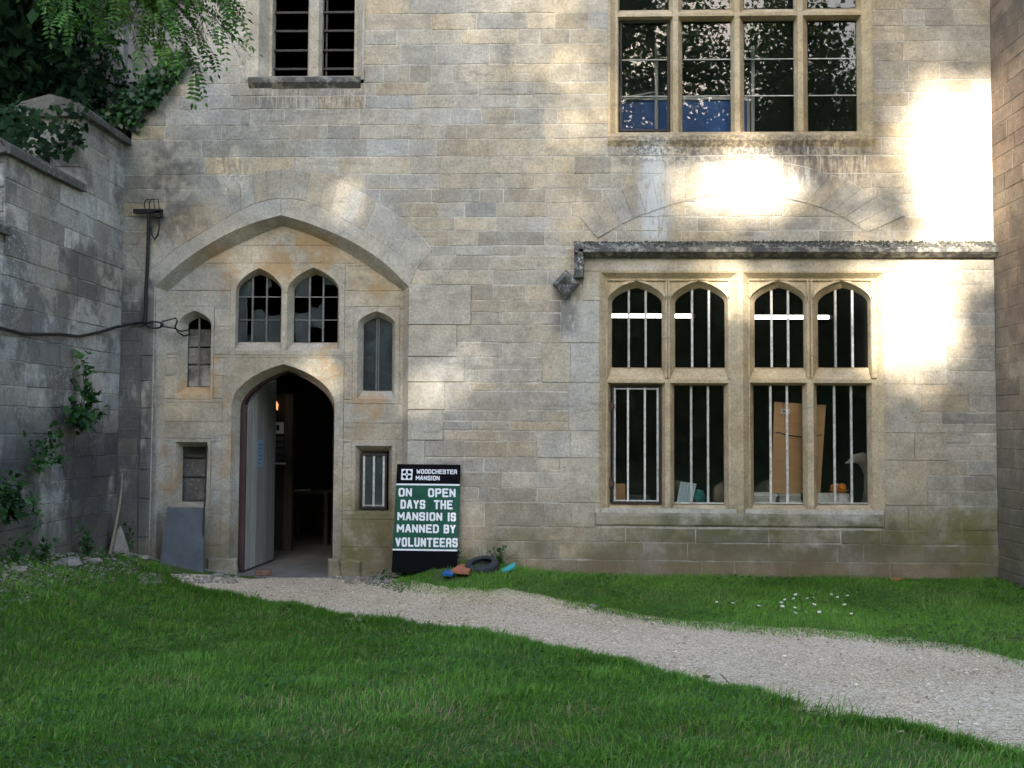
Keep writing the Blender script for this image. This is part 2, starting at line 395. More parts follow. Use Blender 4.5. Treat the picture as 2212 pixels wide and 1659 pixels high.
# ------------------------------------------------------------------ ground, path
def ground_mat(name):
    m,nt=new_mat(name); pos=nd(nt,'ShaderNodeNewGeometry').outputs['Position']
    n=noise(nt,pos,1.3,6,.6); n2=noise(nt,pos,30,6,.7)
    col=mix(nt,ramp(nt,n2,.3,.7),(.05,.11,.022),(.10,.12,.045)); col=mix(nt,ramp(nt,n,.55,.75,0,.6),col,(.09,.075,.045))
    out(nt,pbsdf(nt,color=col,rough=1.0,spec=.1,normal=bump(nt,n2,.8,.02))); return m
def gravel_mat(name):
    m,nt=new_mat(name); pos=nd(nt,'ShaderNodeNewGeometry').outputs['Position']
    n=noise(nt,pos,.8,5,.6); n2=noise(nt,pos,70,6,.75); v=nd(nt,'ShaderNodeTexVoronoi',{'Vector':pos,'Scale':85.0})
    col=mix(nt,ramp(nt,n,.35,.65),(.53,.425,.285),(.65,.535,.39))
    vr=nd(nt,'ShaderNodeSeparateColor',{0:v.outputs['Color']}).outputs[0]; vg=nd(nt,'ShaderNodeCombineColor',{0:vr,1:vr,2:vr}).outputs[0]; col=mix(nt,.9,col,vg,'SOFT_LIGHT')
    col=mix(nt,ramp(nt,n2,.30,.52,.6,0),col,(.15,.125,.10))
    h=mth(nt,'SUBTRACT',n2,mth(nt,'MULTIPLY',v.outputs['Distance'],.9).outputs[0]).outputs[0]
    out(nt,pbsdf(nt,color=col,rough=1.0,spec=.1,normal=bump(nt,h,.9,.008))); return m
def gh(x,y):
    """height of the ground: it rises in a bank of soil and rubble towards the old wall on the left"""
    x=np.asarray(x,float); y=np.asarray(y,float)
    t=np.clip((-2.75-x)/1.6,0,1)**1.35; H=np.clip(.27-.10*y,.2,.6)
    b=np.clip((y+1.5)/1.2,0,1); b=b*b*(3-2*b); e=np.clip((x+1.5)/.7,0,1)*(.06+.13*np.exp(-((x+.4)/.7)**2))
    return (t*H*np.clip((y+14)/5,0,1)+b*e)*np.clip((.12-y)/.1,0,1)
def GH(u,v):
    z=0.0
    for _ in range(12): g=G(u,v,z); z=float(gh(g.x,g.y))
    g.z=z; return g
M_ground=ground_mat('turf_soil'); M_gravel=gravel_mat('limestone_gravel')
mb=MB()
gx=[-400,-120,-40,-14]+list(np.arange(-8,8.01,.2))+[14,40,120,400]; gy=[-400,-120,-60,-30,-15]+list(np.arange(-9,.6,.12))+[3,20,120,400]
gv=[(a,b,float(gh(a,b))) for a in gx for b in gy]; q=len(gy)
mb.add(gv,[(i*q+j,(i+1)*q+j,(i+1)*q+j+1,i*q+j+1) for i in range(len(gx)-1) for j in range(q-1)]); mb.build('ground',M_ground,kind='structure',smooth=True)
FAR=[(330,1246),(420,1250),(700,1250),(796,1250),(860,1262),(924,1275),(1020,1292),(1116,1297),(1212,1306),(1340,1332),(1504,1358),(1632,1366),(1824,1379),(1984,1395),(2144,1420),(2212,1440),(2400,1470)]
NEAR=[(330,1262),(360,1276),(504,1294),(648,1316),(796,1341),(956,1361),(1116,1388),(1276,1423),(1356,1440),(1504,1480),(1632,1505),(1728,1528),(1824,1551),(1952,1577),(2048,1596),(2144,1624),(2212,1645),(2450,1690)]
farP=[GH(u,v) for u,v in FAR]; nearP=[G(u,v) for u,v in NEAR]
fx=np.array([p.x for p in farP]); fy=np.array([min(p.y,0.02) for p in farP]); nx=np.array([p.x for p in nearP]); ny=np.array([p.y for p in nearP])
# doorway part of the path reaches under the wall face; keep it in front of the threshold
fx0=fx.min()
def wob(x,s): return .035*np.sin(x*7.3+s)+.025*np.sin(x*17.1+2*s)+.02*np.sin(x*41+s*3)
def far_y(x): return np.interp(x,fx,fy)
_o=np.argsort(nx); nxs,nys=nx[_o],ny[_o]
def near_y(x): return np.interp(x,nxs,nys)
xs=np.linspace(fx0,9.0,160); vs=[];fs=[]
for i,x in enumerate(xs):
    a=far_y(x) if x<=fx.max() else fy[-1]; b=min(near_y(x),a-.02)
    if x>nxs.max(): b=nys[-1]
    for t in (0,.33,.66,1):
        yy=float(lerp(a+.30,b-.10,t)+(wob(x,1) if t==0 else wob(x,2.2) if t==1 else 0)); vs.append((x,yy,.004+float(gh(x,yy))))
    if i:
        for k in range(3): fs.append(((i-1)*4+k,(i-1)*4+k+1,i*4+k+1,i*4+k))
mb=MB(); mb.add(vs,fs); path=mb.build('path',M_gravel,kind='structure')

# ------------------------------------------------------------------ the building
bld=thing('stone_building','pale limestone mansion front with arched porch and mullioned windows','building',(X(1050),0,0))
D_T=-.15                                     # the porch panel lies this far behind the wall face
XL=X(262,700); XR=X(2149,700)
# outlines of the big porch arch, surveyed on the wall plane
arc_in =[W(u,v) for u,v in smooth_poly([(335,620),(399,563),(478,513),(548,482),(608.7,465)],13)]
arc_in+=[W(u,v) for u,v in smooth_poly([(608.7,465),(674,485),(758,521),(828,566),(884,620)],13)][1:]
arc_mid=[W(u,v) for u,v in smooth_poly([(318,596),(374,544),(450,496),(528,451),(570,435),(613,429),(655,435),(693,450),(772,491),(870,555),(898,585)],25)]
arc_out=[W(u,v) for u,v in smooth_poly([(284,550),(334,492),(427,434),(478,411),(540,382),(600,366),(665,372),(755,402),(835,448),(900,498),(934,540)],25)]
zSpr=Z(620,600)
XJL,XJR=X(337,900),X(874,900)
def arc_interval(arc,z):
    """x-interval of the arch curve at height z"""
    xs=[]
    for (x0,z0),(x1,z1) in zip(arc,arc[1:]):
        if (z0-z)*(z1-z)<=0 and z0!=z1: xs.append(lerp(x0,x1,(z-z0)/(z1-z0)))
    return (min(xs),max(xs)) if len(xs)>=2 else None

COURSES=[-150,-112,-75,-38,-5,29,64,96,139,178,205,234,269,300,338,376,408,438,469,499,531,553,584,616,649,675,702,740,771,798,826,845,886,910,930,952,988,1020,1053,1084,1137,1168,1207,1262]
# dressed quoins beside the porch (v0,v1,right edge) and panel around the big window (v0,v1,left,right)
QJ=[(560,616,930),(616,702,1018),(702,771,987),(771,826,1004),(826,886,962),(886,952,958),(952,1020,918),(1020,1084,984),(1084,1168,925),(1168,1262,960)]
QW=[(553,649,1258,1947),(649,740,1212,1961),(740,826,1171,2047),(826,930,1228,1988),(930,988,1159,2047),(988,1084,1209,2002),(1084,1137,1235,1962)]
UPW=(1316,1882,312)      # big upper window: left, right, bottom of sill zone
ULW=(536,786,190)        # upper left window
def cut_left(v):         # left end of the facade: sloping weathering above the retaining wall
    if v>285: return XL-.1
    return X(np.interp(v,[-200,85,120,285],[440,440,408,284]),v)
def exclusions(v0,v1):
    vm=(v0+v1)/2; z0,z1=Z(v1),Z(v0); ex=[]
    if vm<UPW[2]: ex.append((X(UPW[0],vm),X(UPW[1],vm)))
    if vm<ULW[2]: ex.append((X(ULW[0],vm),X(ULW[1],vm)))
    if v0>=553:
        for a,b,l,r in QW:
            if a<=vm<b: ex.append((X(l,vm),X(r,vm)))
    if z1<max(p[1] for p in arc_out):
        iv=arc_interval(arc_out,z1)
        q=[r for a,b,r in QJ if a<=vm<b]
        if iv and v1<=560: ex.append((iv[0]+.0,iv[1]))
        elif q: ex.append((X(300 if vm<616 else 337,vm),X(q[0],vm)))
    return sorted(ex)
blocks=[]; mort=MB()
for v0,v1 in zip(COURSES,COURSES[1:]):
    z0,z1=Z(v1),Z(v0); vm=(v0+v1)/2
    free=[]; x=cut_left(vm); 
    for a,b in exclusions(v0,v1):
        if a>x: free.append((x,a))
        x=max(x,b)
    if x<XR: free.append((x,XR))
    for a,b in free:
        mort.add([(a,.0015,z0),(b,.0015,z0),(b,.0015,z1),(a,.0015,z1)],[(0,1,2,3)])
        x=a
        while x<b-1e-4:
            h=z1-z0; L=random.choice([random.uniform(.22,.42),random.uniform(.34,.62),random.uniform(.45,.8)])*(1.15 if v0>=1084 else 1)
            if b-x-L<.2: L=b-x
            if L>1.1: L=(b-x)/2
            blocks.append((x+.0045,z0+.005,x+L-.0045,z1-.005)); x+=L
def vis_area(bk):
    x0,z0,x1,z1=bk; return (x1-x0)*(z1-z0) if z1<6.35 else 0
order=sorted(range(len(blocks)),key=lambda i:-vis_area(blocks[i]))
big=set(order[:300]); rest=MB()
for i,(x0,z0,x1,z1) in enumerate(blocks):
    t=rtint(); df=random.uniform(.0,.006)
    t=(t[0],min(1,max(0,t[1]*.75+.75*max(0,min(1,(.6-(x0+x1)/2)/3.5)))),0)  # hue turns greyer leftwards: cool skylit shade put into the stone colour
    if random.random()<.10: t=(max(0,t[0]-.32),t[1],0)
    if random.random()<.10: t=(min(1,t[0]+.1),0.0,0)
    m=MB() if i in big else rest
    block(m,FA,rect(x0,z0,x1,z1),df,-.012,ch=random.uniform(.002,.0045),wob=.0055,seg=.09,tint=t,tilt=.004)
    if i in big: m.build('stone_block',M_stone,bld)
rest.build('stone_blocks',M_stone,bld,kind='stuff')
mort.build('mortar_bed',M_mort,bld)
# rest of the storey above the picture
mb=MB(); zt=Z(COURSES[0]); mb.box(X(440,0),XR,.02,.3,zt,9.2); mb.build('upper_wall',M_stone,bld)
mb=MB(); mb.box(X(380,0)-.4,XR+.1,-.25,7.2,9.2,9.5); mb.build('roof_edge',M_coping,bld)

# voussoirs and the dressed arch ring
N=len(arc_out)
i=0
back=MB(); back.add([FA.p(a,b,.0075) for a,b in arc_in]+[FA.p(a,b,.0075) for a,b in arc_out],[(k,k+1,N+k+1,N+k) for k in range(N-1)]); back.build('arch_mortar',M_mort,bld)
cuts=[0,1,2,3,4,5,6,7,8,9,10,11,12,13,14,15,16,17,18,19,21,22,24]
for a,b in zip(cuts,cuts[1:]):
    poly=[arc_mid[k] for k in range(b,a-1,-1)][::-1]
    lo=[arc_mid[a],arc_mid[b]]; hi=[arc_out[b],arc_out[a]]
    def shrink(pl,s=.0045):
        cx=sum(p[0] for p in pl)/4; cz=sum(p[1] for p in pl)/4
        return [(p[0]+(cx-p[0])*s/.15,p[1]+(cz-p[1])*s/.22) for p in pl]
    m=MB(); t=rtint()
    if a in (4,5): t=(.35,0,0)
    block(m,FA,shrink(lo+hi,.004),.0115+random.uniform(0,.005),.006,ch=.004,tint=t,tilt=.004); m.build('voussoir',M_stone,bld)
rc=[0,3,7,12,17,21,24]
for a,b in zip(rc,rc[1:]):
    m=MB(); fr=[]; L=list(range(a,b+1))
    for k in L: fr.append(arc_in[k])
    top=[arc_mid[k] for k in L]
    def sh(p,q,t): return (lerp(p[0],q[0],t),lerp(p[1],q[1],t))
    n=len(L); e=.012
    inn=fr[:]; ou=[sh(top[k],fr[k],.02) for k in range(n)]
    inn[0]=sh(inn[0],inn[1],e); ou[0]=sh(ou[0],ou[1],e); inn[-1]=sh(inn[-1],inn[-2],e); ou[-1]=sh(ou[-1],ou[-2],e)
    vs=[FA.p(*p,.016) for p in inn]+[FA.p(*p,.016) for p in ou]+[FA.p(*p,-.003) for p in ou]+[FA.p(*p,-.003) for p in inn]
    fs=[(k,k+1,n+k+1,n+k) for k in range(n-1)]+[(n+k,n+k+1,2*n+k+1,2*n+k) for k in range(n-1)]+[(0,n,2*n,3*n),(n-1,4*n-1,3*n-1,2*n-1)]
    m.add(vs,fs,(random.uniform(.45,.6),random.uniform(.5,.9),0)); m.build('arch_stone',M_ashlar,bld)
# splayed reveal of the porch arch: outer edge -> inner edge on the panel plane
in_px=smooth_poly([(361.5,630),(430,575),(478,547),(556,510),(608.7,488)],13)+smooth_poly([(608.7,488),(674,509),(758,551),(872,628)],13)[1:]
arc_pan=[W(u,v,-D_T) for u,v in in_px]
xjl0,xjr0=arc_in[0][0],arc_in[-1][0]; xjl1,xjr1=arc_pan[0][0],arc_pan[-1][0]
oF=[(xjl0,-.02)]+arc_in+[(xjr0,-.02)]; oB=[(xjl1,-.02)]+arc_pan+[(xjr1,-.02)]
m=MB(); n=len(oF)
m.add([FA.p(*p,.016) for p in oF]+[FA.p(*p,D_T) for p in oB],[(k,n+k,n+k+1,k+1) for k in range(n-1)],(.5,.6,0)); m.build('arch_reveal',M_tymp,bld)
# jamb quoins on both sides of the porch
for v0,v1,r in QJ:
    z0,z1=Z(v1)+.004,Z(v0)-.004; vm=(v0+v1)/2
    xr=X(r,vm); a=xjr0+.0
    if v0<616: continue
    m=MB(); block(m,FA,rect(a,z0,xr-.004,z1),.0155,-.012,ch=.004,wob=.001,tint=(random.uniform(.42,.6),random.uniform(.4,1),0)); m.build('quoin',M_ashlar,bld)
    m=MB(); block(m,FA,rect(X(337,vm)+.004,z0,xjl0,z1) if X(337,vm)+.03<xjl0 else rect(xjl0-.13,z0,xjl0,z1),.0155,-.012,ch=.004,wob=.001,tint=(random.uniform(.4,.62),1,0)); m.build('quoin',M_ashlar,bld)
m=MB(); m.box(XL-.1,xjl0-.01,.004,.01,0,Z(540)); m.build('jamb_mortar',M_mort,bld)
m=MB(); m.box(xjr0+.01,X(1020),.004,.008,0,Z(540)); m.build('jamb_mortar',M_mort,bld)
for (a_,b_,v0,v1) in ((884,934,548,584),(882,934,584,618),(272,318,548,584),(272,337,584,618)):
    m=MB(); x0,z0,x1,z1=R(a_,v0,b_,v1); block(m,FA,rect(x0+.003,z0+.003,x1-.003,z1-.003),.008,-.008,ch=.003,tint=rtint()); m.build('quoin',M_stone,bld)

# relieving arch set in the wall above the big window
ra_o=[W(u,v) for u,v in smooth_poly([(1252,470),(1322,418),(1390,390),(1454,368),(1520,354),(1591,347),(1655,348),(1718,356),(1780,372),(1833,392),(1895,425),(1955,466)],22)]
ra_i=[W(u,v) for u,v in smooth_poly([(1291,516),(1355,480),(1428,451),(1495,432),(1564,421),(1626,420),(1670,425),(1714,433),(1760,446),(1806,463),(1872,503)],22)]
n=22; back=MB(); back.add([FA.p(a,b,.0075) for a,b in ra_i]+[FA.p(a,b,.0075) for a,b in ra_o],[(k,k+1,n+k+1,n+k) for k in range(n-1)]); back.build('arch_mortar',M_mort,bld)
for a in range(n-1):
    pl=[ra_i[a],ra_i[a+1],ra_o[a+1],ra_o[a]]; cx=sum(p[0] for p in pl)/4; cz=sum(p[1] for p in pl)/4
    m=MB(); block(m,FA,[(p[0]+(cx-p[0])*.035,p[1]+(cz-p[1])*.03) for p in pl],.012+random.uniform(0,.005),.006,ch=.004,wob=.002,tint=rtint(),tilt=.004); m.build('voussoir',M_stone,bld)

# ---- porch panel (tympanum) with its openings
FP=Frame((0,-D_T,0),(1,0,0),(0,0,1),(0,-1,0))
yP=-D_T; yG=yP+.13
def q2(zx,zy): return 309.7+.28*zx, 398.2+.28*zy
def q3(zx,zy): return 309.7+.32*zx, 796.3+.32*zy
def op(front,backp,arch=None):
    """front/back: pixel boxes (u0,v_apex_or_top,u1,v_bottom,v_spring)"""
    def one(b,y):
        u0,va,u1,vb,vs=b; x0,zb,x1,za=R(u0,va,u1,vb,y); zs=Z(vs,(u0+u1)/2,y)
        return outline(x0,x1,zb,zs,za,14) if arch else outline(x0,x1,zb,za)
    return one(front,yP),one(backp,yG)
O_tl=op((509,579,609,757,628),(516,594,607,738.5,628),1)
O_tr=op((620,578,733,758,628),(636,594,730,740,628),1)
O_ll=op((383,671,456,852,700),(406,686.5,455,836,703),1)
O_lr=op((772,672,853,862,700),(786,687,847,843.5,704),1)
O_sl=op((378.5,954.7,447,1092,954.7),(394.5,965,446.7,1084,965))
O_sr=op((766.7,962.7,847,1106,962.7),(780,976,839,1101,976))
x0,_,x1,_=R(505,860,723,1240,yP)
O_dr=(outline(X(500,900,yP),X(722,950,yP),-.02,Z(872,610,yP),Z(786.6,609,yP),14,.30),outline(X(519,900,yG+.05),X(722,950,yG+.05),-.02,Z(884,610,yG+.05),Z(801,609,yG+.05),14,.30))
OPS=[O_tl,O_tr,O_ll,O_lr,O_sl,O_sr,O_dr]
def bbox(o,mx,mz): 
    a=[p[0] for p in o]; b=[p[1] for p in o]; return [min(a)-mx,min(b)-mz,max(a)+mx,max(b)+mz]
zc=(O_tl[0][1][0]+O_tr[0][0][0])/2
RC=[bbox(O_tl[0],.06,.05),bbox(O_tr[0],.06,.05),bbox(O_ll[0],.03,.05),bbox(O_lr[0],.05,.05),bbox(O_sl[0],.04,.04),bbox(O_sr[0],.04,.04),bbox(O_dr[0],.10,.07)]
RC[0][2]=zc; RC[1][0]=zc; RC[6][1]=-.02; zt2=max(RC[0][3],RC[1][3]); RC[0][3]=RC[1][3]=zt2
PC=[487,530,575,628,666,706,764,812,862,913,955,1010,1060,1120,1180,1262]
PV=[Z(v,620,yP) for v in PC]; PV[-1]=-.02
zcuts=sorted(set(PV+[r[1] for r in RC]+[r[3] for r in RC]),reverse=True)
# merge slivers
zz=[zcuts[0]]
for z in zcuts[1:]: zz.append(z)
pm=MB()
for z1,z0 in zip(zz,zz[1:]):
    if z1-z0<.004: continue
    zm=(z0+z1)/2
    iv=arc_interval([(p[0],p[1]) for p in arc_pan],z0) if z0>arc_pan[0][1] else None
    a,b=(iv if iv else (xjl1,xjr1))
    a-=.03; b+=.03
    x=a; free=[]
    for r in sorted([r for r in RC if r[1]<zm<r[3]]):
        if r[0]>x: free.append((x,r[0]))
        x=max(x,r[2])
    if x<b: free.append((x,b))
    for fa,fb in free:
        pm.add([FP.p(fa,z0,-.008),FP.p(fb,z0,-.008),FP.p(fb,z1,-.008),FP.p(fa,z1,-.008)],[(0,1,2,3)])
        x=fa
        while x<fb-1e-4:
            L=random.uniform(.4,.85)
            if fb-x-L<.25: L=fb-x
            if L>1.0: L=(fb-x)/2
            if L>.012:
                m=MB(); g=.002 if (z1-z0)>.03 else .0
                block(m,FP,rect(x+.002,z0+g,x+L-.002,z1-g),random.uniform(-.001,.003),-.012,ch=.0025,wob=.001,tint=(random.uniform(.35,.65),min(1,random.random()*.6+.5*max(0,min(1,(-2.2-x)/1.5))),0),tilt=.002)  # porch blocks also greyer to the left, cool shade mixed into their hue
                m.build('ashlar_block',M_tymp,bld)
            x+=L
pm.build('panel_mortar',M_mort,bld)
def surround(name,ops,rc,fr=FP,dB=-.13,mat=None,d=.004,tint=(.5,.5,0)):
    m=MB(); plate(m,fr,rc,ops[0],d,tint); splay(m,fr,ops[0],d,ops[1],dB,tint); return m.build(name,mat or M_tymp,bld)
def panes(parent,o,xs,zs,y,mat,arch=None,skip=()):
    """glass columns between bars; o=(x0,x1,zb,zs,za)"""
    x0,x1,zb,zsp,za=o; X_=[x0]+list(xs)+[x1]; Z_=[zb]+list(zs)
    for i in range(len(X_)-1):
        for j in range(len(Z_)):
            if (i,j) in skip: continue
            lo=Z_[j]; last=j==len(Z_)-1
            pts=[(X_[i],lo),(X_[i+1],lo)]
            if last:
                for k in range(7):
                    x=lerp(X_[i+1],X_[i],k/6); pts.append((x,archtop(x,x0,x1,zsp,za)))
            else: pts+=[(X_[i+1],Z_[j+1]),(X_[i],Z_[j+1])]
            m=MB(); m.add([(a,y,b) for a,b in pts],[tuple(range(len(pts)))]); m.build('pane',mat,parent)
def bars(parent,o,xs,zs,y,mat,w=.011,name='bar',dz=0):
    x0,x1,zb,zsp,za=o
    for x in xs:
        m=MB(); m.box(x-w,x+w,y-.016,y+.006,zb,archtop(x,x0,x1,zsp,za)-.004,(random.random(),.5,0)); m.build(name,mat,parent)
    for z in zs:
        m=MB(); m.box(x0,x1,y-.012,y+.004,z-w*.6,z+w*.6,(random.random(),.5,0)); m.build(name,mat,parent)
def info(o): return (o[0][0],o[1][0],o[0][1],o[2][1],max(p[1] for p in o) if len(o)>4 else None)
def infor(o): i=info(o); return i if i[4] else (i[0],i[1],i[2],i[3],None)

w_tl=surround('window',O_tl,RC[0]); w_tr=surround('window',O_tr,RC[1]); w_ll=surround('window',O_ll,RC[2]); w_lr=surround('window',O_lr,RC[3])
w_sl=surround('window',O_sl,RC[4]); w_sr=surround('window',O_sr,RC[5]); w_dr=surround('doorway',O_dr,RC[6],dB=-.18)
# broken leaded twin lights
yg=yG-.015
def poly_px(parent,pts,y,mat,f=q2,name='pane'):
    m=MB(); m.add([W3(*f(*p),y) for p in pts],[tuple(range(len(pts)))[::-1]]); m.build(name,mat,parent)
for w,o,xs,shards in ((w_tl,O_tl,(843,952),[[(737,870),(737,800),(770,760),(800,740),(843,718),(843,870)],[(737,1215),(737,900),(745,880),(800,880),(805,1000),(800,1160),(830,1165),(835,1215)],
     [(840,1215),(843,1000),(865,970),(905,962),(930,985),(946,1005),(948,1215)],[(952,1215),(952,1010),(1000,1018),(1058,1003),(1058,1215)],[(952,800),(952,725),(985,745),(990,790)]]),
    (w_tr,O_tr,(1283,1388),[[(1172,872),(1176,810),(1200,765),(1240,728),(1283,712),(1280,860)],[(1168,1215),(1170,985),(1200,1000),(1270,985),(1280,1000),(1278,1215)],
     [(1285,1095),(1288,940),(1310,945),(1350,952),(1385,900),(1388,1120),(1350,1100),(1310,1105)],[(1388,780),(1390,715),(1430,730),(1475,790),(1430,770)]])):
    for s in shards: poly_px(w,s,yg,M_dglass)
    i=info(o[1]); bx=[X(q2(k,1000)[0],700,yg) for k in xs]
    bars(w,i,bx,[Z(q2(900,870)[1],600,yg),Z(q2(900,1047)[1],600,yg)],yg,M_leadd,.009)
# left lancet: walled up with stone and one iron bar; right lancet glazed
i=info(O_ll[1])
zz=i[2]; k=0
while zz<i[3]-.05:
    h=random.uniform(.2,.27); m=MB(); block(m,Frame((0,yG+.06,0),(1,0,0),(0,0,1),(0,-1,0)),rect(i[0]-.02,zz+.005,i[1]+.05,min(zz+h-.005,i[3]+.02)),0,-.05,tint=(random.uniform(.2,.5),.7,0)); m.build('infill_block',M_old,w_ll); zz+=h
bars(w_ll,i,[(i[0]+i[1])/2],[],yG,M_leadd,.009)
i=info(O_lr[1]); xc=(i[0]+i[1])/2; panes(w_lr,i,[xc],[lerp(i[2],i[4],.55)],yg,M_dglass); bars(w_lr,i,[xc-.012,xc+.012],[],yg,M_leadd,.006)
# lower slits: left one walled up, right one a small iron casement
i=info(O_sl[1]); zz=i[2]
while zz<i[3]-.02:
    h=min(random.uniform(.22,.3),i[3]-zz+.03); m=MB(); block(m,Frame((0,yG+.10,0),(1,0,0),(0,0,1),(0,-1,0)),rect(i[0]-.08,zz+.005,i[1]+.08,zz+h-.005),0,-.05,tint=(random.uniform(.2,.5),.8,0)); m.build('infill_block',M_old,w_sl); zz+=h
m=MB(); m.box(i[0]-.15,i[1]+.15,yG+.14,yG+.17,i[2]-.1,i[3]+.1); m.box(i[0]-.1,i[1]+.1,yG-.001,yG+.14,i[2]-.06,i[2]-.001); m.build('infill_mortar',M_mortd,w_sl)
i=info(O_sr[1]); x0,x1,z0,z1=i[0]+.01,i[1]-.01,i[2]+.01,i[3]-.012; y=yG-.05
m=MB()
for a in ((x0,x0+.022,z0,z1),(x1-.022,x1,z0,z1),(x0,x1,z0,z0+.03),(x0,x1,z1-.03,z1)): m.box(a[0],a[1],y-.012-.002*(a[3]-a[2]<.05),y+.015,a[2],a[3])
m.build('casement_frame',M_iron,w_sr)
oi=(x0+.022,x1-.022,z0+.03,z1-.03,None); xc=(x0+x1)/2
panes(w_sr,oi,[xc],[],y,M_dglass); bars(w_sr,oi,[oi[0]+.012,xc,oi[1]-.012],[oi[2]+.012],y-.004,M_lead,.011)
m=MB(); m.tube([(x1-.05,y-.03,z0-.01),(x1-.02,y-.06,z0-.06),(x1-.03,y-.05,z0-.13)],.006); m.build('latch',M_iron,w_sr)

# doorway: open plank door, frame edge, hall behind
i=info(O_dr[1]); yD=yG+.05
dx0,dx1,dzs,dza=i[0],i[1],i[3],i[4]
m=MB()
pts=O_dr[1]; n=len(pts); cx=(dx0+dx1)/2
inn=[(p[0]+(.03 if p[0]<cx-.1 else -.014 if p[0]>cx+.1 else 0), p[1]-(.014 if p[1]>0 else 0)) for p in pts]
vs=[(a,yD,b) for a,b in pts]+[(a,yD-.01,b) for a,b in inn]+[(a,yD+.1,b) for a,b in inn]
m.add(vs,[(k,k+1,n+k+1,n+k) for k in range(1,n-1)]+[(n-1,0,n,2*n-1)]+[(n+k,n+k+1,2*n+k+1,2*n+k) for k in range(1,n-1)]+[(2*n-1,n,2*n,3*n-1)])
m.build('door_frame',M_frame,w_dr)
door=MB(); hx=dx0+.06
NPL=6; DW=1.02
door.box(hx-.012,hx+.008,yD+.02,yD+.02+DW,dzs-.02-.45,dzs-.3); dob=door.build('door',M_plank,bld)
ang=rad(3)
for k in range(NPL):
    a=k*DW/NPL+.005; b=(k+1)*DW/NPL-.005; m=MB(); ztop=[dzs+(.30)*archg(max(0,1-(t)/DW*1.0)) if False else dzs+(dza-dzs)*archg(1-min(1,t/DW)) for t in (a,b)]
    vs=[]
    for t,zt_ in ((a,ztop[0]),(b,ztop[1])):
        xx=hx+.02+t*math.sin(ang)
        for dx in (0,.032): 
            for zq in (.03,zt_-.05): vs.append((xx-dx,yD+.02+t,zq))
    m.add(vs,[(0,4,5,1),(2,3,7,6),(0,1,3,2),(4,6,7,5),(1,5,7,3),(0,2,6,4)],(random.uniform(.0,.9),.5,0)); m.build('plank',M_plank,dob)
m=MB(); m.box(hx-.028,hx+.016,yD-.012,yD+.021,.02,dzs+.05); m.build('door_edge',M_frame,dob)
t0=.34; xx=hx+.022+t0*math.sin(ang)
m=MB(); zt_=Z(950,560,yD+.45); m.add([(xx+.001,yD+.02+t0,zt_-.32),(xx+.012,yD+.02+t0+.22,zt_-.32),(xx+.012,yD+.02+t0+.22,zt_),(xx+.001,yD+.02+t0,zt_)],[(0,1,2,3)]); nb=m.build('notice',M_npaper,dob)
m=MB()
for k in range(6):
    zz=zt_-.05-k*.045; m.add([(xx+.003,yD+.02+t0+.03,zz-.012),(xx+.0125,yD+.02+t0+.17-.03*(k%3),zz-.012),(xx+.0125,yD+.02+t0+.17-.03*(k%3),zz),(xx+.003,yD+.02+t0+.03,zz)],[(0,1,2,3)])
m.build('notice_print',M_slate,dob)
# base stones of the right door jamb (broken)
for a,b,c,d in ((708,1205,735,1258),(735,1210,780,1258)):
    x0,z0,x1,z1=R(a,b,c,d,yP-.02); m=MB(); block(m,Frame((0,yP-.03,0),(1,0,0),(0,0,1),(0,-1,0)),rect(x0,-.02,x1-.006,z1),.02,-.08,ch=.02,wob=.012,seg=.06,tint=(.5,.5,0)); m.build('plinth_stone',M_tymp,bld)
x0,z0,x1,z1=R(447,1205,512,1250,yP-.01); m=MB(); block(m,Frame((0,yP-.02,0),(1,0,0),(0,0,1),(0,-1,0)),rect(x0,-.02,x1,z1),.01,-.04,ch=.02,wob=.008,seg=.06,tint=(.55,.5,0)); m.build('plinth_stone',M_tymp,bld)

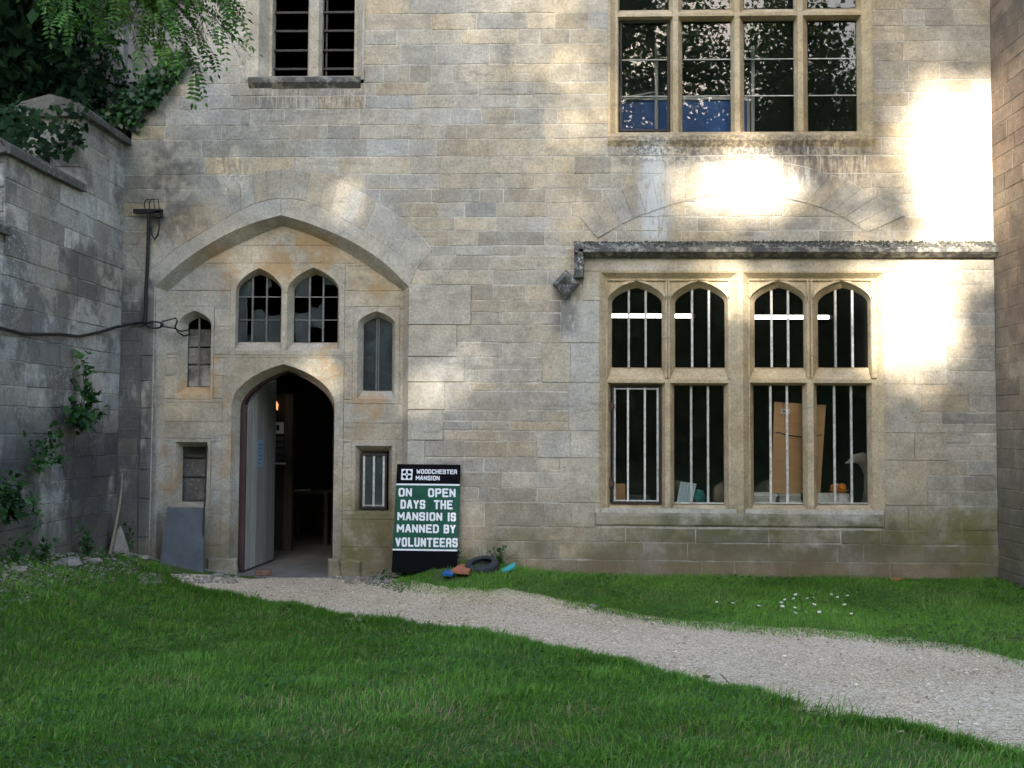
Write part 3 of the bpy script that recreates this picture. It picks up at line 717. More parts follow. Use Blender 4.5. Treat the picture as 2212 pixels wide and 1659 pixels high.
# ---- mullioned windows: generic cell of stone tracery
def lower_pair(u0,u1,lights,plate_u):
    root=None
    # rectangular chamfer from the wall face to the tracery plane
    yT=.06
    rF=R(u0,589,u1,1113); rB=R(u0+13,601.8,u1-15,1104,yT)
    m=MB(); oF=outline(rF[0],rF[2],rF[1],rF[3]); oB=outline(rB[0],rB[2],rB[1],rB[3])
    px0,px1=X(plate_u[0]),X(plate_u[1])
    plate(m,FA,(px0,rF[1]-.02,px1,rF[3]+.012),oF,.014); splay(m,FA,oF,.014,oB,-yT)
    root=m.build('mullioned_window',M_dress,bld)
    xm=X((lights[0][1]+lights[1][0])/2,800,yT)
    zt_=Z(820,(u0+u1)/2,yT)
    for li,(a,b,ap) in enumerate(lights):
        cx0=rB[0] if li==0 else xm; cx1=xm if li==0 else rB[2]
        yg=yT+.13; yS=yT+.025
        # upper arched light
        f0,f1=X(a-11,700,yT),X(b+8,700,yT)
        f0=max(f0,cx0+.012); f1=min(f1,cx1-.012)
        oF=outline(f0,f1,zt_+.004,Z(648,ap,yT),Z(606,ap,yT),14); oB=outline(X(a,700,yg),X(b,700,yg),Z(794,ap,yg),Z(655,ap,yg),Z(622,ap,yg),14)
        m=MB(); plate(m,FA,(cx0,zt_,cx1,rB[3]),oF,-yS); splay(m,FA,oF,-yS,oB,-yg)
        # raised arch rib and frame edges so that the spandrels lie sunk
        n=len(oF); rib=[]
        c=(f0+f1)/2
        for p in oF[2:]:
            rib.append((p[0]+ (p[0]-c)*.055, p[1]+.030*(1-abs(p[0]-c)/(f1-f0))))
        k=len(rib)
        m.add([FA.p(*p,-yT) for p in oF[2:]]+[FA.p(min(max(p[0],cx0),cx1),min(p[1],rB[3]-.012),-yT) for p in rib]+[FA.p(min(max(p[0],cx0),cx1),min(p[1],rB[3]-.012),-yS) for p in rib]+[FA.p(*p,-yS) for p in oF[2:]],
              [(j,k+j,k+j+1,j+1) for j in range(k-1)]+[(k+j,2*k+j,2*k+j+1,k+j+1) for j in range(k-1)]+[(j,j+1,3*k+j+1,3*k+j) for j in range(k-1)])
        m.box(cx0,cx1,yT,yS,rB[3]-.022,rB[3]); 
        m.box(f0-.022 if li else cx0,f0-.002,yT,yS,zt_+.02,rB[3]-.022); m.box(f1+.002,f1+.022 if li==0 else cx1,yT,yS,zt_+.02,rB[3]-.022)
        m.build('tracery',M_dress,root)
        ii=info(oB); xs=[lerp(ii[0],ii[1],.335),lerp(ii[0],ii[1],.675)]
        panes(root,ii,xs,[],yg-.02,M_glass); bars(root,ii,xs,[],yg-.024,M_lead,.0115)
        # lower rectangular light
        oF=outline(f0,f1,Z(1104,ap,yT),zt_-.035); oB=outline(X(a-2,950,yg),X(b-2,950,yg),Z(1087.5,ap,yg),Z(833,ap,yg))
        m=MB(); plate(m,FA,(cx0,rB[1],cx1,zt_),oF,-yT); splay(m,FA,oF,-yT,oB,-yg); m.build('tracery',M_dress,root)
        ii=infor(oB); xs=[lerp(ii[0],ii[1],.335),lerp(ii[0],ii[1],.675)]
        if u0<1400 and li==0:
            m=MB(); x0,x1,zb,zs=ii[0]+.004,ii[1]-.004,ii[2]+.004,ii[3]-.004
            for q in ((x0,x0+.022,zb,zs),(x1-.022,x1,zb,zs),(x0,x1,zb,zb+.02),(x0,x1,zs-.022,zs)): m.box(q[0],q[1],yg-.055-.002*(q[3]-q[2]<.05),yg-.02,q[2],q[3])
            m.build('casement_frame',M_iron,root)
            for vv in (878,1043):
                z=Z(vv,1316,yg); m=MB(); m.box(x0-.05,x0-.002,yg-.07,yg-.045,z-.055,z+.055); m.box(x0-.03,x0+.03,yg-.075,yg-.05,z-.025,z+.025); m.build('hinge',M_rust,root)
            bars(root,(x0,x1,zb,zs,None),[x0+.034,x1-.034]+xs,[zb+.03,zs-.034],yg-.035,M_lead,.0105)
        else: bars(root,ii,xs,[ii[2]+.006],yg-.024,M_lead,.0115)
        panes(root,ii,xs,[],yg-.02,M_glass)
    return root
lower_pair(1297,1593,[(1322,1429,1376),(1458.5,1565,1511)],(1296,1599))
lower_pair(1605,1909,[(1630,1735,1682),(1767,1874,1821)],(1599,1910))
# window sill below the two pairs
x0,z0,x1,z1=R(1286,1113,1908,1138); m=MB()
prof=[(.017,z1+.02),(.02,z1-.02),(.017,z0+.02),(.004,z0)]
for j,(ua,ub) in enumerate(((1286,1440),(1440,1592),(1592,1760),(1760,1908))):
    m=MB(); a,b=X(ua,1125)+.002,X(ub,1125)-.002
    vs=[(a,-p[0],p[1]) for p in prof]+[(b,-p[0],p[1]) for p in prof]; 
    vs+= [(a,.01,prof[0][1]),(b,.01,prof[0][1])]
    m.add(vs,[(k+1,k,4+k,5+k) for k in range(3)]+[(0,8,9,4),(0,1,2,3,8),(4,9,7,6,5)][0:1],(.4,.6,0)); m.build('sill_stone',M_ashlar,bld)
# ashlar panel around the pairs
for j,(v0,v1,l,r) in enumerate(QW):
    z0,z1=Z(v1)+.003,Z(v0)-.003; vm=(v0+v1)/2
    def ab(a,b,za=z0,zb=z1):
        m=MB(); block(m,FA,rect(a+.003,za,b-.003,zb),.006+random.uniform(0,.004),-.012,ch=.003,wob=.001,tint=(random.uniform(.4,.65),random.uniform(.0,.8),0),tilt=.002); m.build('ashlar_block',M_ashlar,bld)
    if v0==1084:
        ab(X(l,vm),X(1286,vm)); ab(X(1909,vm),X(r,vm)); continue
    wl,wr=X(1296,vm),X(1910,vm)
    if j==0:
        zt_=Z(588)
        for a,b in ((1258,1500),(1500,1790),(1790,1947)): ab(X(a,570),X(b,570),zt_+.012,z1)
        ab(X(1258,vm),wl,z0,zt_+.006); ab(wr,X(1947,vm),z0,zt_+.006); continue
    if l<1180: xm=X(1232,vm); ab(X(l,vm),xm); ab(xm,wl)
    else: ab(X(l,vm),wl)
    ab(wr,X(r,vm)) if r<2040 else (ab(wr,X(1975,vm)),ab(X(1975,vm),X(r,vm)))
m=MB(); m.box(X(1150),X(1297),.004,.008,Z(1137),Z(553)); m.build('panel_mortar',M_mort,bld)
m=MB(); m.box(X(1909),X(2050),.004,.008,Z(1137),Z(553)); m.build('panel_mortar',M_mort,bld)
for va,vb in ((590,553),(1150,1095)): m=MB(); m.box(X(1250),X(1950),.003,.009,Z(va),Z(vb)); m.build('panel_mortar',M_mort,bld)
# hood mould with dropped left end and diamond stop
zt_=Z(523); zf=Z(546); zb=Z(553); a,b=X(1240,530),XR+.02; pj=.135
prof=[(0,zt_),(.012,zt_),(pj,zf+.03),(pj,zf-.012),(pj*.45,zb-.02),(0,zb-.03)]
for (xa,xb) in zip([a]+[lerp(a,b,t) for t in (.22,.41,.63,.8)],[lerp(a,b,t) for t in (.22,.41,.63,.8)]+[b]):
    m=MB(); xa+=.002; xb-=.002; n=len(prof)
    m.add([(xa,-p[0],p[1]) for p in prof]+[(xb,-p[0],p[1]) for p in prof],[(k,n+k,n+k+1,k+1)[::-1] for k in range(n-1)]+[tuple(range(n)),tuple(range(2*n-1,n-1,-1))],(random.uniform(.3,.6),.6,0)); m.build('hood_stone',M_hood,bld)
m=MB(); xa,xb=X(1240,560),X(1262,560); z0=Z(602); n=len(prof)
pr=[(xa,0),(xa,-.06),(xa+.05,-pj),(xb-.02,-pj),(xb,-.05),(xb,0)]
m.add([(p[0],p[1],z0) for p in pr]+[(p[0],p[1],zf+.02) for p in pr],[(k,k+1,7+k,6+k) for k in range(5)]+[tuple(range(5,-1,-1))],(.4,.6,0)); m.build('hood_return',M_hood,bld)
m=MB(); c=W(1222,616); s=.145
cp=[(c[0]+s*math.cos(t),c[1]+s*1.1*math.sin(t)) for t in (0,math.pi/2,math.pi,1.5*math.pi)]
ci=[(c[0]+s*.62*math.cos(t),c[1]+s*.68*math.sin(t)) for t in (0,math.pi/2,math.pi,1.5*math.pi)]
vs=[FA.p(*p,-.005) for p in cp]+[FA.p(*p,.10) for p in cp]+[FA.p(*p,.13) for p in ci]+[FA.p(c[0],c[1],.075)]
m.add(vs,[(k,(k+1)%4,4+(k+1)%4,4+k) for k in range(4)]+[(4+k,4+(k+1)%4,8+(k+1)%4,8+k) for k in range(4)]+[(8+k,8+(k+1)%4,12) for k in range(4)],(.4,.6,0)); m.build('diamond_stop',M_coping,bld)
# moss tufts on the hood: tiny clumps
P=[];Tn=[]
for k in range(3200):
    x=random.uniform(a,b); dens=.35+.65*math.exp(-((x-X(1700))/1.6)**2)
    if random.random()>dens*(.45+.55*math.sin(x*9)**2): continue
    t=random.random()**1.5; y=-.01-t*.11; z=lerp(zt_,zf+.03,min(1,t*.95)); s=random.uniform(.005,.018)
    P.append((x,y,z,s))
P=np.array(P); oc=np.array([(1,0,0),(0,1,0),(-1,0,0),(0,-1,0),(0,0,1.1),(0,0,-.4)])
vv=(P[:,None,:3]+oc[None]*P[:,None,3:]*rng.uniform(.5,1.5,(len(P),6,1))).reshape(-1,3)
ff=np.array([(0,1,4),(1,2,4),(2,3,4),(3,0,4),(1,0,5),(2,1,5),(3,2,5),(0,3,5)]); ff=(np.arange(len(P))[:,None,None]*6+ff[None]).reshape(-1,3)
npmesh('moss',vv,ff,M_moss,np.repeat(rng.random((len(P),2)),6,0),bld,kind='stuff')

# big upper window: four lights below a transom, four above
yT=.05; rF=R(1318,-150,1880,290); m=MB(); rF=(rF[0],Z(292,1600),rF[2],Z(-150,1600)); rB=R(1329,-150,1866,288,yT); rB=(rB[0],Z(287,1600,yT),rB[2],rF[3])
oF=outline(rF[0],rF[2],rF[1],rF[3]); oB=outline(rB[0],rB[2],rB[1],rB[3])
plate(m,FA,(X(UPW[0]-3,150),rF[1]-.03,X(UPW[1]+3,150),rF[3]+.01),oF,.014); splay(m,FA,oF,.014,oB,-yT)
upw=m.build('mullioned_window',M_dress,bld)
LU=[(1338,1445),(1474,1577.5),(1607.5,1714),(1744.7,1849)]
mx=[rB[0]]+[X((LU[k][1]+LU[k+1][0])/2,170,yT) for k in range(3)]+[rB[2]]
ztr=Z(30,1600,yT); yg=yT+.13
for k,(a_,b_) in enumerate(LU):
    for row in (0,1):
        c0,c1=mx[k],mx[k+1]
        z0,z1=(rB[1],ztr) if row==0 else (ztr,rB[3])
        f0,f1=c0+.028,c1-.028
        oF=outline(f0,f1,z0+.012,z1-.02) if row==0 else outline(f0,f1,z0+.012,z1-.03)
        oB=outline(X(a_,170,yg),X(b_,170,yg),Z(286,1600,yg) if row==0 else Z(20,1600,yg),Z(47,1600,yg) if row==0 else z1-.08)
        m=MB(); plate(m,FA,(c0,z0,c1,z1),oF,-yT); splay(m,FA,oF,-yT,oB,-yg); m.build('tracery',M_dress,upw)
        ii=infor(oB); zs=[Z(209,1600,yg),Z(130,1600,yg)] if row==0 else []
        panes(upw,ii,[],zs,yg-.02,M_glassu); bars(upw,ii,[],zs,yg-.022,M_lead,.008)
        if k==0 and row==0:
            m=MB(); x0,x1,zb,zs_=ii[0]+.004,ii[1]-.004,ii[2]+.004,ii[3]-.004
            for q in ((x0,x0+.02,zb,zs_),(x1-.02,x1,zb,zs_),(x0,x1,zb,zb+.02),(x0,x1,zs_-.02,zs_)): m.box(q[0],q[1],yg-.055-.002*(q[3]-q[2]<.05),yg-.024,q[2],q[3])
            m.build('casement_frame',M_iron,upw)
            for vv in (90,242):
                z=Z(vv,1338,yg); m=MB(); m.box(x0-.04,x0-.002,yg-.07,yg-.045,z-.04,z+.04); m.build('hinge',M_iron,upw)
def sill(ua,ub,v0,v1,pj,mat,nst,t=(.4,.6,0)):
    z1,z0=Z(v0,(ua+ub)/2),Z(v1,(ua+ub)/2)
    for k in range(nst):
        a,b=lerp(X(ua,v0),X(ub,v0),k/nst)+.002,lerp(X(ua,v0),X(ub,v0),(k+1)/nst)-.002
        pr=[(-.02,z1+.012),(pj,z1-.03),(pj,z1-.08),(.0,z0)]; m=MB()
        m.add([(a,-p[0],p[1]) for p in pr]+[(b,-p[0],p[1]) for p in pr],[(k2+1,k2,4+k2,5+k2) for k2 in range(3)]+[(0,1,2,3),(7,6,5,4)],t); m.build('sill_stone',mat,bld)
sill(1312,1886,289,318,.04,M_dress,4)
sill(538,780,165,192,.05,M_hood,3)
# upper left window, two unglazed lights with iron cross bars
yT=.05; rF=(X(560,60),Z(166,660),X(784,60),Z(-150,660)); m=MB(); oF=outline(*[rF[0],rF[2],rF[1],rF[3]]); rB=(X(583,80,.14),Z(165,660,.14),X(771,80,.14),rF[3]); oB=outline(rB[0],rB[2],rB[1],rB[3])
plate(m,FA,(X(ULW[0]-2,60),rF[1]-.04,X(ULW[1]+2,60),rF[3]+.01),oF,.014,(.5,.9,0)); splay(m,FA,oF,.014,oB,-.14,(.5,.9,0)); ulw=m.build('louvred_window',M_ashlar,bld)
LL=[(588,662),(696,767)]; yg=.26
xm0,xm1=X(663,80,.14),X(694,80,.14); m=MB()
pr=[(xm0+.03,.14),(xm1-.03,.14),(xm1,.20),(xm1,.28),(xm0,.28),(xm0,.20)]
m.add([(p[0],p[1],rB[1]) for p in pr]+[(p[0],p[1],rB[3]) for p in pr],[(k,(k+1)%6,6+(k+1)%6,6+k) for k in range(6)],(.5,.7,0)); m.build('mullion',M_ashlar,ulw)
for s,xa in ((0,X(586,80,.14)),(1,X(768,80,.14))):
    m=MB(); m.box(*( (rB[0]-.02,xa+.012) if s==0 else (xa-.012,rB[2]+.02)),.135,.28,rB[1],rB[3],(.4,.7,0)); m.build('jamb',M_ashlar,ulw)
for (a_,b_) in LL:
    for vv in (-90,-50,-12,27,67,109,149):
        m=MB(); z=Z(vv,660,.22); m.box(X(a_-3,80,.22),X(b_+3,80,.22),.215,.245,z-.012,z+.012,(.4,.5,0)); m.build('cross_bar',M_iron,ulw)
m=MB(); m.box(X(704,80,.24),X(704,80,.24)+.02,.235,.255,rB[1],rB[3]); m.build('upright_bar',M_iron,ulw)

# ---- set-back wall behind the sloping weathering, with a pilaster
m=MB(); m.box(X(170,100,.8),X(470,100,.8),.75,.95,3.5,9.2,(.4,.8,0)); m.box(X(236,150,.7),X(272,150,.7),.62,.76,3.5,9.2,(.5,.9,0)); m.build('setback_wall',M_old,bld)
pa,pb=W(284,285),W(408,120); m=MB(); dv=Vector((pb[0]-pa[0],0,pb[1]-pa[1])).normalized(); nrm=Vector((-dv.z,0,dv.x))
for k in range(5):
    A=Vector((lerp(pa[0],pb[0],k/5),0,lerp(pa[1],pb[1],k/5))); B=Vector((lerp(pa[0],pb[0],(k+1)/5),0,lerp(pa[1],pb[1],(k+1)/5)))-dv*.006
    m=MB(); vs=[]
    for q in (A,B):
        for yy in (-.05,.75):
            for t in (-.02,.07): vs.append(q+nrm*t+Vector((0,yy,0)))
    m.add(vs,[(0,4,5,1),(2,3,7,6),(0,1,3,2),(4,6,7,5),(1,5,7,3),(0,2,6,4)],(.4,.6,0)); m.build('raking_coping',M_coping,bld)

# ---- projecting wing on the right
FW=Frame((XR,0,0),(0,-1,0),(0,0,1),(-1,0,0))
m=MB(); m.box(XR+.003,XR+1.6,-3.4,.5,0,9.2,(.5,.5,0)); wing=m.build('wing_wall',M_wing,bld)
z=-.0
while z<6.6:
    h=random.uniform(.15,.22); x=0.0
    while x<3.4:
        L=random.uniform(.28,.6); L=min(L,3.4-x)
        if 3.4-x-L<.12: L=3.4-x
        m=MB(); t=rtint(); hue=max(0,min(1,.9-(z-1.2)/4+random.uniform(-.3,.3)))
        block(m,FW,rect(x+.003,z+.003,x+L-.003,z+h-.003),random.uniform(-.002,.004),-.012,tint=(t[0]*.9,hue,0)); m.build('wing_stone',M_wing,wing); x+=L
    z+=h
# ---- rooms behind the facade
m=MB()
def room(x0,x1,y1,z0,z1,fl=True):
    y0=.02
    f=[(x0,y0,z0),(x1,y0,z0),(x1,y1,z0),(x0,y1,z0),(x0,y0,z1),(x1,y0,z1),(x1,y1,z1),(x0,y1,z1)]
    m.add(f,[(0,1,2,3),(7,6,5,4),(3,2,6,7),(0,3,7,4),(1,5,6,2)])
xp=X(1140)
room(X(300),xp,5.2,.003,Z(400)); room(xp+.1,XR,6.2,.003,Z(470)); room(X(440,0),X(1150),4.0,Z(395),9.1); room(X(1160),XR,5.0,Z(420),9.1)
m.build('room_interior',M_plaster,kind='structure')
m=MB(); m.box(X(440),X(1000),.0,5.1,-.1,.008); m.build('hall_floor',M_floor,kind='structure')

# ------------------------------------------------------------------ stepped retaining wall on the left
rw=thing('retaining_wall','stepped old stone garden wall with dark copings left of the porch','wall',(XL-.3,-1.5,0))
FL=Frame((XL,0,0),(0,1,0),(0,0,1),(1,0,0))
yS1=WX(178,255,XL).y; zC1=WX(283,320,XL).z; yS2=WX(14,345,XL).y; zC2=WX(160,405,XL).z; zC3=WX(14,505,XL).z
steps=[(yS1,.0,zC1),(yS2,yS1,zC2),(yS2-1.6,yS2,zC3),(yS2-4.5,yS2-1.6,zC3-.75)]
TH=.62
cores=MB()
for (ya,yb,zt_) in steps: cores.box(XL-TH,XL-.006,ya+.01,yb,0,zt_-.02)
cores.build('wall_core',M_mortd,rw)
z=0.0
while z<zC1-.05:
    h=random.uniform(.17,.27)
    for (ya,yb,zt_) in steps:
        if z>=zt_-.06: continue
        y=ya; zz1=min(z+h,zt_-.01)
        while y<yb-1e-3:
            L=random.uniform(.3,.7)
            if yb-y-L<.2: L=yb-y
            t=rtint(.03); t=(t[0]*1.1-.05,t[1],0)
            m=MB(); df=random.uniform(-.004,.006)
            if random.random()<.05 and z<1.6: df=-.05
            block(m,FL,rect(y+.003,z+.003,y+L-.003,zz1-.003),df,-.02,ch=.006,wob=.005,tint=t,tilt=.012); m.build('stone_block',M_old,rw); y+=L
        # end face of the step towards the camera
    z+=h
FE=Frame((0,0,0),(1,0,0),(0,0,1),(0,-1,0))
for (ya,yb,zt_),(_,_,zl) in zip(steps,steps[1:]+[(0,0,0)]):
    z=zl
    while z<zt_-.05:
        h=min(random.uniform(.18,.26),zt_-z-.005)
        for a,b in ((XL-TH,XL-.3),(XL-.3,XL-.004)):
            m=MB(); block(m,Frame((0,ya,0),(1,0,0),(0,0,1),(0,-1,0)),rect(a+.004,z+.004,b-.004,z+h-.004),random.uniform(0,.008),-.02,ch=.008,tint=rtint()); m.build('stone_block',M_old,rw)
        z+=h
    # coping stones, weathered to both sides
    n=max(1,round((yb-ya)/.62)); ov=.07
    for k in range(n):
        a=lerp(ya-ov,yb+.0,k/n)+.003; b=lerp(ya-ov,yb+.0,(k+1)/n)-.003
        pr=[(XL+ov,zt_-.02),(XL+ov,zt_+.05),(XL-.02,zt_+.12),(XL-TH/2,zt_+.20),(XL-TH+.02,zt_+.12),(XL-TH-ov,zt_+.05),(XL-TH-ov,zt_-.02)]
        j=lambda s=.008: random.uniform(-s,s)
        m=MB(); vs=[(p[0]+j(),a,p[1]+j()) for p in pr]+[(p[0]+j(),b,p[1]+j()) for p in pr]; q=len(pr)
        m.add(vs,[(i,i+1,q+i+1,q+i)[::-1] for i in range(q-1)]+[(q-1,0,q,2*q-1)[::-1]]+[tuple(range(q)),tuple(range(2*q-1,q-1,-1))],(random.uniform(.3,.6),.6,0)); m.build('coping_stone',M_coping,rw)
# earth bank behind it
m=MB(); m.add([(XL-TH-.0,-9,0),(XL-TH-.0,5,0),(XL-TH-.0,5,3.3),(XL-TH-.0,-9,1.6),(XL-12,-9,2.5),(XL-12,5,5)],[(0,3,2,1),(3,4,5,2),(0,4,3),(1,2,5)]); m.build('earth_bank',M_ground,kind='structure')

# ------------------------------------------------------------------ sign board
sb=W3(917,1233,-.30); sb.z=max(0.0,W(917,1233,-.30)[1]-.02)
xl,xr=X(850,1120,-.2),X(989,1120,-.2); SW=xr-xl
zt_=W(924,1003,-.05)[1]; z0=sb.z; dy=.25; SH=math.hypot(zt_-z0,dy); tl=math.atan2(dy,zt_-z0)
sgn=thing('sign_board','black and green painted notice board leaning on the wall beside the porch','sign',((xl+xr)/2,-.30,z0))
sa=rad(.55)
def SP(a,b,d=0):
    """a 0..1 across, b 0..1 up, d outwards"""
    x=(a-.5)*SW; zz=b*SH
    x,zz=x*math.cos(sa)+zz*math.sin(sa),zz*math.cos(sa)-x*math.sin(sa)*.3
    return Vector(((xl+xr)/2+x,-.30+zz*math.sin(tl)-d*math.cos(tl),z0+zz*math.cos(tl)+d*math.sin(tl)))
def sbox(m,a0,a1,b0,b1,d0,d1):
    vs=[SP(a,b,d) for a in (a0,a1) for b in (b0,b1) for d in (d0,d1)]
    m.add(vs,[(0,1,3,2),(4,6,7,5),(0,4,5,1),(2,3,7,6),(0,2,6,4),(1,5,7,3)])
m=MB(); sbox(m,0,1,0,1,-.03,0); m.build('board',M_black,sgn)
m=MB(); sbox(m,.001,.999,.213,.796,0,.002); m.build('green_panel',M_green,sgn)
for b in (.197,.800): m=MB(); sbox(m,.0,1,b,b+.0155,.0,.004); m.build('white_line',M_white,sgn)
GL={'O':[[(.7,0),(3.3,0),(4,.8),(4,5.2),(3.3,6),(.7,6),(0,5.2),(0,.8),(.7,0)]],
'N':[[(0,0),(0,6),(4,0),(4,6)]],'P':[[(0,0),(0,6),(3.4,6),(4,5.3),(4,3.4),(3.4,2.7),(0,2.7)]],'E':[[(4,0),(0,0),(0,6),(4,6)],[(0,3.1),(3.2,3.1)]],
'D':[[(0,0),(0,6),(3,6),(4,5),(4,1),(3,0),(0,0)]],'A':[[(0,0),(1.6,6),(2.4,6),(4,0)],[(.6,2),(3.4,2)]],'Y':[[(0,6),(2,2.8),(4,6)],[(2,2.8),(2,0)]],
'S':[[(4,5.0),(4,5.5),(3.5,6),(.5,6),(0,5.5),(0,3.6),(.5,3.1),(3.5,3.1),(4,2.6),(4,.5),(3.5,0),(.5,0),(0,.5),(0,1)]],'T':[[(0,6),(4,6)],[(2,6),(2,0)]],'H':[[(0,0),(0,6)],[(4,0),(4,6)],[(0,3),(4,3)]],
'M':[[(0,0),(0,6),(2,2.2),(4,6),(4,0)]],'I':[[(2,0),(2,6)]],'B':[[(0,0),(0,6),(3.2,6),(3.8,5.4),(3.8,3.6),(3.3,3.1),(0,3.1)],[(3.3,3.1),(4,2.5),(4,.6),(3.4,0),(0,0)]],
'V':[[(0,6),(2,0),(4,6)]],'L':[[(0,6),(0,0),(4,0)]],'U':[[(0,6),(0,.7),(.7,0),(3.3,0),(4,.7),(4,6)]],'R':[[(0,0),(0,5.3),(.7,6),(3.3,6),(4,5.3),(4,3.4),(3.4,2.7),(0,2.7)],[(3.2,2.7),(4,1.9),(4,0)]],
'W':[[(0,6),(.7,0),(2,3.8),(3.3,0),(4,6)]],'C':[[(4,5.1),(4,5.4),(3.4,6),(.7,6),(0,5.2),(0,.8),(.7,0),(3.4,0),(4,.6),(4,.9)]]}
WID={'I':.42,'M':1.22,'W':1.25,'S':1.0}
def sgn_xy(zx,zy):
    xl_=340-50*(zy-170)/1300; return (zx-xl_)/(775+10*(zy-170)/1300), 1-(zy-170)/1305
def text(txt,x0,x1,y0,y1,wt):
    ws=[WID.get(c,1.0) for c in txt]; gap=.16; tot=sum(ws)+gap*(len(txt)-1)
    pos=0
    for c,w in zip(txt,ws):
        m=MB(); ax=lerp(x0,x1,pos/tot); bx=lerp(x0,x1,(pos+w)/tot); pos+=w+gap; lift=.0042; h=y1-y0
        t=wt*h/2
        if c=='I': ax,bx=(ax+bx)/2-t,(ax+bx)/2+t
        for st in GL[c]:
            P=[Vector((lerp(ax+t,bx-t,p[0]/4),lerp(y1-t,y0+t,p[1]/6))) for p in st]
            for k,(p,q) in enumerate(zip(P,P[1:])):
                d=(q-p); 
                if d.length<1e-6: continue
                d.normalize(); n=Vector((-d.y,d.x))*t; e=d*t*(.55 if k or len(P)>2 else 1.0)
                e0=d*t*(1.0 if k==0 else .55); e1=d*t*(1.0 if k==len(P)-2 else .55)
                if c in 'VAWYNM' : e0=e1=d*t*.6
                cs=[p-e0-n,q+e1-n,q+e1+n,p-e0+n]; lift+=.00012
                m.add([SP(*sgn_xy(*v),lift) for v in cs]+[SP(*sgn_xy(*v),.0005) for v in cs],[(3,2,1,0),(0,1,5,4),(1,2,6,5),(2,3,7,6),(3,0,4,7)])
        m.build('letter',M_white,sgn)
text('WOODCHESTER',578,1072,232,288,.2); text('MANSION',570,862,312,367,.2)
text('ON',362,525,465,570,.21); text('OPEN',722,1057,465,572,.21); text('DAYS',388,690,608,718,.21); text('THE',795,1022,608,718,.21)
text('MANSION',352,897,757,860,.21); text('IS',962,1063,757,862,.21); text('MANNED',347,858,902,1006,.21); text('BY',915,1060,902,1008,.21); text('VOLUNTEERS',332,1087,1062,1172,.21)
m=MB(); a0,b0=sgn_xy(395,232); a1,b1=sgn_xy(527,365); sbox(m,a0,a1,b1,b0,0,.003); em=m.build('emblem',M_white,sgn)
ec=Vector((461,298)); m=MB()
for k in range(4):
    th=math.pi/4+k*math.pi/2; d=Vector((math.cos(th),math.sin(th))); n=Vector((-d.y,d.x)); pts=[]
    for (r,w) in ((18,0),(30,17),(44,27),(58,27),(66,16),(64,0),(66,-16),(58,-27),(44,-27),(30,-17)):
        p=ec+d*r*.92+n*w*.9; p.x=min(max(p.x,404),518); p.y=min(max(p.y,241),356); pts.append(p)
    m.add([SP(*sgn_xy(*p),.0038) for p in pts][::-1],[tuple(range(len(pts)))])
m.build('emblem_petals',M_black,em)
m=MB(); pts=[(ec+Vector((math.cos(t),math.sin(t)))*20) for t in [k*math.pi/8 for k in range(16)]]; m.add([SP(*sgn_xy(*p),.0044) for p in pts][::-1],[tuple(range(16))]); m.build('emblem_ring',M_white,em)
m=MB(); pts=[(ec+Vector((math.cos(t),math.sin(t)))*10) for t in [k*math.pi/8 for k in range(16)]]; m.add([SP(*sgn_xy(*p),.005) for p in pts][::-1],[tuple(range(16))]); m.build('emblem_dot',M_black,em)

# ------------------------------------------------------------------ small things on the ground
def lump(name,label,cat,c,sx,sy,sz,mat,seed=0,rot=0,group=None,pointy=0):
    r=random.Random(seed); m=MB(); n=9; rings=5; vs=[]; fs=[]
    for i in range(rings+1):
        ph=math.pi*i/rings
        for k in range(n):
            th=2*math.pi*k/n; q=r.uniform(.8,1.15); s=math.sin(ph)**.6*q if 0<i<rings else .02
            z=math.cos(ph); 
            if pointy and z>0: s*=(1-z*.75)
            vs.append(Vector((math.cos(th)*s*sx,math.sin(th)*s*sy,z*sz*(1 if not pointy or z<0 else pointy))))
    for i in range(rings):
        for k in range(n): fs.append((i*n+k,(i+1)*n+k,(i+1)*n+(k+1)%n,i*n+(k+1)%n))
    fs.append(tuple(range(n))[::-1])
    M=Matrix.Translation(c)@Matrix.Rotation(rot,4,'Z'); m.add([M@v for v in vs],fs,(r.random(),r.random(),0))
    o=m.build(name,mat,label=label,cat=cat,group=group); return o
# leaning slate slab
y0,y1=-.22,-.005; x0,x1=X(341,1190,y0),X(440,1190,y0); xa,xb=X(357,1096,y1),X(441,1097,y1); zt_=Z(1096,400,y1); m=MB()
P=[(x0,y0,-.02),(x1,y0,-.02),(xb,y1,zt_-.005),(xb-.05,y1,zt_),(xa+.02,y1,zt_),(x0+.02,y1-.05,zt_-.13)]
vs=[Vector(p) for p in P]+[Vector(p)+Vector((0,.035,-.004)) for p in P]; n=6
m.add(vs,[tuple(range(n))]+[(i,n+i,n+(i+1)%n,(i+1)%n) for i in range(n)]+[tuple(range(2*n-1,n-1,-1))],(.5,.5,0))
m.build('slate_slab',M_slate,label='blue grey slate slab leaning under the walled-up slit left of the door',cat='slab')
m=MB(); xq=X(444,1100,-.03); m.tube([(xq,-.10,0),(xq-.005,-.08,.5),(xq+.002,-.02,Z(962,444))],.009); m.build('iron_rod',M_iron,label='thin dark rod standing upright beside the slate slab',cat='rod')
# brick door stop
c=G(570,1236); c.z=.045; m=MB(); M=Matrix.Translation((X(569,1232,.12),.12,.05))@Matrix.Rotation(rad(12),4,'Z')
block(m,Frame(M@Vector((0,-.05,0)),M.to_3x3()@Vector((1,0,0)),(0,0,1),M.to_3x3()@Vector((0,-1,0))),rect(-.085,-.045,.085,.025),.0,-.10,ch=.012,wob=.004,seg=.05)
m.add([M@Vector(p) for p in ((-.085,-.04,.0245),(.085,-.04,.0245),(.085,.05,.0245),(-.085,.05,.0245))],[(0,1,2,3)]); m.build('brick',M_brick,label='red brick propping the open plank door',cat='brick')
